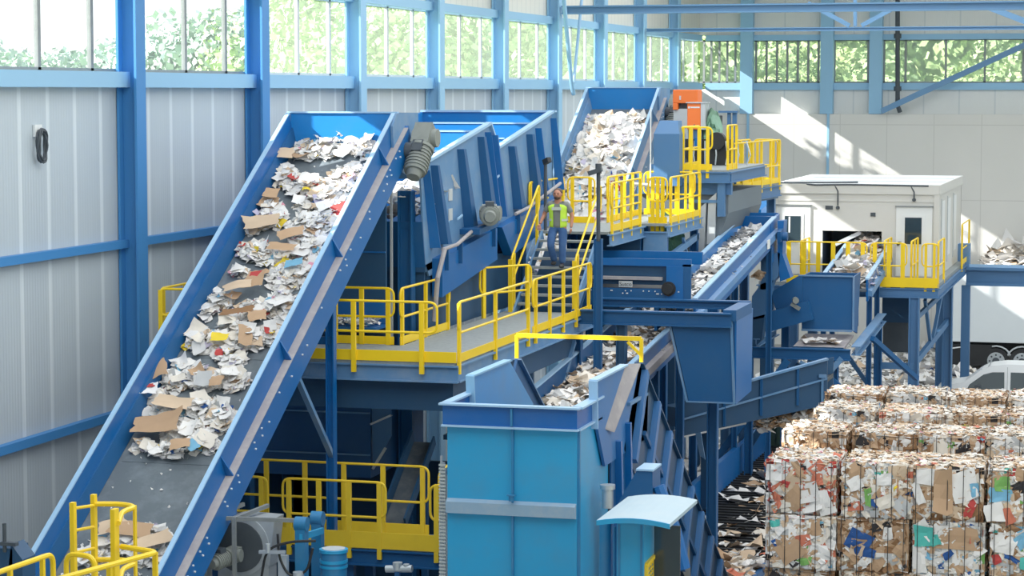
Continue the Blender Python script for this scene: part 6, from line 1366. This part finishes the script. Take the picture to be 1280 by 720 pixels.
ed = [(0, 1), (1, 2), (2, 3), (3, 4), (4, 5), (5, 6), (2, 7), (7, 8), (8, 9), (2, 10), (10, 11), (11, 12), (0, 13), (13, 14), (14, 15), (0, 16), (16, 17), (17, 18)]
body = skinobj('body', chain(nm, rd), ed, SKIN, t)
def hand(w, d, curl, s):
    pts = [(w, .026), (w + d * .05, .034), (w + d * .085, .036)]; e = [(0, 1), (1, 2)]
    side = d.cross(V((0, 1, 0))).normalized() if abs(d.y) < .8 else V((1, 0, 0))
    cdir = curl
    return pts, e
def fullhand(w, d, palm, side):
    d = d.normalized(); side = side.normalized(); palm = palm.normalized()
    o = skinobj('hand', [(w, (.024, .03)), (w + d * .05, (.024, .042)), (w + d * .085, (.02, .042))], [(0, 1), (1, 2)], SKIN, body, 2)
    for k, (off, ln) in enumerate(((-.032, .065), (-.011, .075), (.011, .07), (.031, .055))):
        b = w + d * .075 + side * off
        skinobj('finger', [(b, .0105), (b + d * ln * .5 + palm * .012, .0095), (b + d * ln * .75 + palm * .035, .0085), (b + d * ln * .7 + palm * .055, .0075)], [(0, 1), (1, 2), (2, 3)], SKIN, o, 1)
    b = w + d * .03 - side * .03
    skinobj('thumb', [(b, .013), (b - side * .02 + d * .03 + palm * .012, .011), (b - side * .018 + d * .055 + palm * .03, .009)], [(0, 1), (1, 2)], SKIN, o, 1)
fullhand(J['wrL'], V((-.05, -.6, -.6)), V((.3, .2, -.8)), V((1, 0, 0)))
fullhand(J['wrR'], V((0, -.12, -1)), V((-.6, .5, 0)), V((0, 1, 0)))
# face
f = MB()
hc = V((0, -.045, 1.665))
def ball(mb, c, r, sx=1, sy=1, sz=1, n=10, mi=0):
    vs = []; fs = []
    for i in range(n + 1):
        th = math.pi * i / n
        for j in range(n * 2): ph = math.pi * j / n; vs.append(V((c[0] + r * sx * math.sin(th) * math.cos(ph), c[1] + r * sy * math.sin(th) * math.sin(ph), c[2] + r * sz * math.cos(th))))
    for i in range(n):
        for j in range(n * 2): fs.append((i * n * 2 + j, i * n * 2 + (j + 1) % (n * 2), (i + 1) * n * 2 + (j + 1) % (n * 2), (i + 1) * n * 2 + j))
    mb.add(vs, fs, mi, True)
def pbuild(mb, name, mat, par):
    mb.v = [v + t.location for v in mb.v]; return mb.build(name, mat, par)
m = MB(); ball(m, (0, -.055, 1.655), .1, .82, .98, 1.2, 10); pbuild(m, 'head', SKIN, body)
m = MB(); ball(m, (0, -.158, 1.645), .02, .8, 1, 1.5, 6); pbuild(m, 'nose', SKIN, body)
m = MB(); ball(m, (-.032, -.143, 1.668), .012, 1.2, .6, .8, 6); ball(m, (.032, -.143, 1.668), .012, 1.2, .6, .8, 6); pbuild(m, 'eyes', BLACK, body)
m = MB(); ball(m, (-.084, -.05, 1.65), .026, .4, .8, 1.2, 6); ball(m, (.084, -.05, 1.65), .026, .4, .8, 1.2, 6); pbuild(m, 'ears', SKIN, body)
m = MB(); ball(m, (0, -.02, 1.69), .108, .86, .96, 1.02, 10); m.f = [q for q in m.f if not (sum(m.v[i].z for i in q) / 4 < 1.70 and sum(m.v[i].y for i in q) / 4 < -.05)]; m.m = [0] * len(m.f); m.sm = [True] * len(m.f)
m.bar((-.045, -.15, 1.69), (-.02, -.155, 1.693), .01, .01).bar((.02, -.155, 1.693), (.045, -.15, 1.69), .01, .01); pbuild(m, 'hair', HAIR, body)
m = MB(); ball(m, (0, -.075, 1.585), .07, .95, 1.02, .75, 8); m.f = [q for q in m.f if sum(m.v[i].y for i in q) / 4 < -.07 and sum(m.v[i].z for i in q) / 4 < 1.612]; m.m = [0] * len(m.f); m.sm = [True] * len(m.f); pbuild(m, 'beard', HAIR, body)
# clothes
nj = ['pel', 'hpL', 'knL', 'anL', 'hpR', 'knR', 'anR', 'spi']
skinobj('jeans', [(J['pel'], (.17, .128)), (J['hpL'], .105), (J['knL'], .078), (J['anL'] + V((0, 0, .0)), .068), (J['hpR'], .105), (J['knR'], .078), (J['anR'], .068), (J['pel'] + V((0, 0, .1)), (.165, .122))], [(0, 1), (1, 2), (2, 3), (0, 4), (4, 5), (5, 6), (0, 7)], JEANS, body)
skinobj('t_shirt', [(J['spi'], (.17, .125)), (J['che'], (.178, .125)), (J['pel'] + V((0, 0, -.06)), (.176, .135)), (V((0, -.01, 1.46)), (.085, .075)), (J['shL'] + V((.02, 0, 0)), .08), (J['shL'].lerp(J['elL'], .75), .066), (J['shR'] - V((.02, 0, 0)), .08), (J['shR'].lerp(J['elR'], .75), .066)], [(0, 1), (0, 2), (1, 3), (1, 4), (4, 5), (1, 6), (6, 7)], SHIRT, body)
pr = MB().box(-.09, .09, -.155, -.12, 1.3, 1.37); pbuild(pr, 'chest_print', REFL, body)
v = skinobj('hi_vis_vest', [(J['spi'], (.19, .142)), (J['che'], (.195, .142)), (J['pel'] + V((0, 0, -.05)), (.2, .155)), (V((0, -.01, 1.47)), (.13, .085)), (V((-.15, 0, 1.45)), .09), (V((.15, 0, 1.45)), .09)], [(0, 1), (0, 2), (1, 3), (1, 4), (1, 5)], VEST, body)
bm = bmesh.new(); bm.from_mesh(v.data)
bmesh.ops.delete(bm, geom=[q for q in bm.faces if (q.calc_center_median().y < -.02 and abs(q.calc_center_median().x) < .07) or (q.calc_center_median().z > 1.5 and abs(q.calc_center_median().x) < .12)], context='FACES')
bm.to_mesh(v.data); bm.free()
for z in (1.08,):
    m = MB(); n = 28
    pts = [V((.2 * math.cos(a), -.005 + .155 * math.sin(a), z)) for a in [(-.5 + .17) * math.pi + (2 - .34) * math.pi * k / n for k in range(n + 1)]]
    for p, q in zip(pts[:-1], pts[1:]): m.quad(p + V((0, 0, -.025)), q + V((0, 0, -.025)), q + V((0, 0, .025)), p + V((0, 0, .025)))
    pbuild(m, 'reflective_band', REFL, v)
for k, (a, s) in enumerate((('anL', 1), ('anR', 1))):
    p = J[a]; m = MB(); ball(m, (p.x, p.y - .06, p.z - .035), .09, .5, 1.5, .55, 8); pbuild(m, 'shoe', SHOE, body)
# ================================================================ TREES OUTSIDE
TM = {}
def tree_mesh(seed, mat, n, cr, chh, leaf):
    rr = random.Random(seed); mb = MB(); lobes = []
    for k in range(13):
        a = rr.uniform(0, 6.28); r = cr * .62 * math.sqrt(rr.random()); z = chh * rr.uniform(.1, .9)
        lobes.append((V((r * math.cos(a), r * math.sin(a), z)), cr * rr.uniform(.3, .52) * (1.15 - .5 * z / chh)))
    for k in range(n):
        c, r = rr.choice(lobes); d = V((rr.gauss(0, 1), rr.gauss(0, 1), rr.gauss(0, 1))).normalized(); p = c + d * r * (rr.random() ** .35)
        s = leaf * rr.uniform(.6, 1.4); x = V((rr.gauss(0, 1), rr.gauss(0, 1), rr.gauss(0, 1))).normalized(); y = x.cross(d).normalized() if x.cross(d).length > .01 else V((0, 0, 1))
        mb.add([p - x * s, p + y * s * .7, p + x * s, p - y * s * .7], [(0, 1, 2, 3)])
    me_o = mb.build('crown', mat); me = me_o.data; bpy.data.objects.remove(me_o); return me
def trunk_mesh(h):
    o = MB().tube([(0, 0, 0), (.05, 0, h * .5), (0, .1, h)], [.28, .2, .1], 8).build('trunk', BARK); me = o.data; bpy.data.objects.remove(o); return me
CR = [tree_mesh(1, LEAF, 7000, 4.6, 9, .15), tree_mesh(2, LEAF2, 7000, 4.2, 10, .15), tree_mesh(3, LEAF, 6500, 5, 8, .16)]
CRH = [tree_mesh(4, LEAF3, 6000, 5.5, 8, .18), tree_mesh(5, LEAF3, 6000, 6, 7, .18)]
TK = trunk_mesh(9)
def tree(x, y, z, s, mesh, label, group, lift=4):
    t = thing('tree', label, 'tree', (x, y, z), group); t.scale = (s, s, s); t.rotation_euler = (0, 0, R.uniform(0, 6))
    c = bpy.data.objects.new('crown', mesh); col.objects.link(c); c.parent = t; c.location = (0, 0, lift)
    k = bpy.data.objects.new('trunk', TK); col.objects.link(k); k.parent = t
for k in range(22):
    x = -26 + k * 2.6 + R.uniform(-.6, .6)
    tree(x, 113 + R.uniform(0, 9), -.35, R.uniform(.95, 1.3), CR[k % 3], 'leafy light green tree seen through the rear window strip', 'trees behind the rear windows', 2.5)
for k in range(20):
    x = -24 + k * 2.4; tree(x, 126 + R.uniform(0, 5), -.35, R.uniform(1.5, 1.8), CR[(k + 1) % 3], 'leafy light green tree seen through the rear window strip', 'trees behind the rear windows', 3)
# distant tree line left: seen through the clear windows; heights follow the hazy skyline
for (px, ty, D) in ((-10, 72, 130), (14, 52, 120), (34, 70, 128), (60, 74, 140), (84, 66, 135), (104, 70, 140), (122, 66, 130), (150, 60, 130), (172, 58, 140), (190, 58, 135), (206, 54, 138), (224, 56, 140), (244, 26, 118), (262, 18, 115), (280, 24, 118), (300, 20, 115), (325, 40, 120), (345, 34, 118), (368, 22, 110), (392, 18, 110), (415, 20, 110), (440, 24, 108), (470, 10, 100), (500, 10, 100), (540, 5, 100), (580, 5, 100), (620, 2, 100), (660, 2, 105), (700, 0, 110), (750, 0, 115)):
    p = at(px, ty, D=D); s = (p.z + .35) / 12.5
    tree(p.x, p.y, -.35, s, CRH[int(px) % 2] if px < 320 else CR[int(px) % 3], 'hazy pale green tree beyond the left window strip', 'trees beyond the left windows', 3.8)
# ================================================================ DUST HAZE
HAZE = 0
if HAZE:
    hm = bpy.data.materials.new('dust_haze'); hm.use_nodes = True; nt = hm.node_tree; nt.nodes.remove(nt.nodes['Principled BSDF'])
    vs_ = nt.nodes.new('ShaderNodeVolumeScatter'); vs_.inputs['Color'].default_value = (.93, .97, 1, 1); vs_.inputs['Density'].default_value = HAZE; vs_.inputs['Anisotropy'].default_value = 0.3
    nt.links.new(vs_.outputs[0], nt.nodes['Material Output'].inputs['Volume'])
    h = MB().box(-19.35, 12, 38, 101.2, .05, 16.6).build('dust_haze', hm); tag(h, 'thin bright paper dust haze filling the air of the hall', 'haze', kind='stuff')
# ================================================================ LIGHT + CAMERA
w = bpy.data.worlds.new('World'); scene.world = w; w.use_nodes = True
bg = w.node_tree.nodes['Background']
tc = w.node_tree.nodes.new('ShaderNodeTexCoord'); sx = w.node_tree.nodes.new('ShaderNodeSeparateXYZ'); rp = w.node_tree.nodes.new('ShaderNodeValToRGB')
w.node_tree.links.new(tc.outputs['Generated'], sx.inputs[0]); w.node_tree.links.new(sx.outputs[2], rp.inputs[0]); w.node_tree.links.new(rp.outputs[0], bg.inputs[0])
rp.color_ramp.elements[0].position = 0.0; rp.color_ramp.elements[0].color = (0.98, 1.0, 1.0, 1)
rp.color_ramp.elements[1].position = .5; rp.color_ramp.elements[1].color = (0.72, 0.85, 1.0, 1)
bg.inputs[1].default_value = .95
sd = V((1, .42, -.64))
L = bpy.data.lights.new('sun', 'SUN'); L.energy = 15.0; L.angle = math.radians(.6); L.color = (1, .96, .88)
o = bpy.data.objects.new('sun', L); col.objects.link(o); o.rotation_euler = sd.to_track_quat('-Z', 'Y').to_euler(); o.location = (-60, 0, 60)
for k, (x, y) in enumerate(((-10, 30), (-10, 55), (-10, 80), (8, 30), (8, 55), (8, 80))):
    L = bpy.data.lights.new('fill_light', 'AREA'); L.shape = 'RECTANGLE'; L.size = 14; L.size_y = 22; L.energy = 1900; L.color = (.97, .99, 1)  # added overhead fill, not real fixtures of the hall
    o = bpy.data.objects.new('fill_light', L); col.objects.link(o); o.location = (x, y, 16.7)
cam = bpy.data.cameras.new('camera'); co = bpy.data.objects.new('camera', cam); col.objects.link(co)
cam.sensor_width = 36; cam.lens = F / 1280 * 36; cam.clip_end = 600
co.location = (0, 0, CH); co.rotation_euler = (math.pi / 2 - PIT, 0, YAW)
scene.camera = co
scene.view_settings.view_transform = 'Standard'; scene.view_settings.look = 'None'; scene.view_settings.exposure = 0.3; scene.view_settings.gamma = 1.12
try:
    scene.cycles.use_denoising = True; scene.cycles.max_bounces = 6; scene.cycles.transparent_max_bounces = 12; scene.cycles.sample_clamp_indirect = 6
except Exception: pass
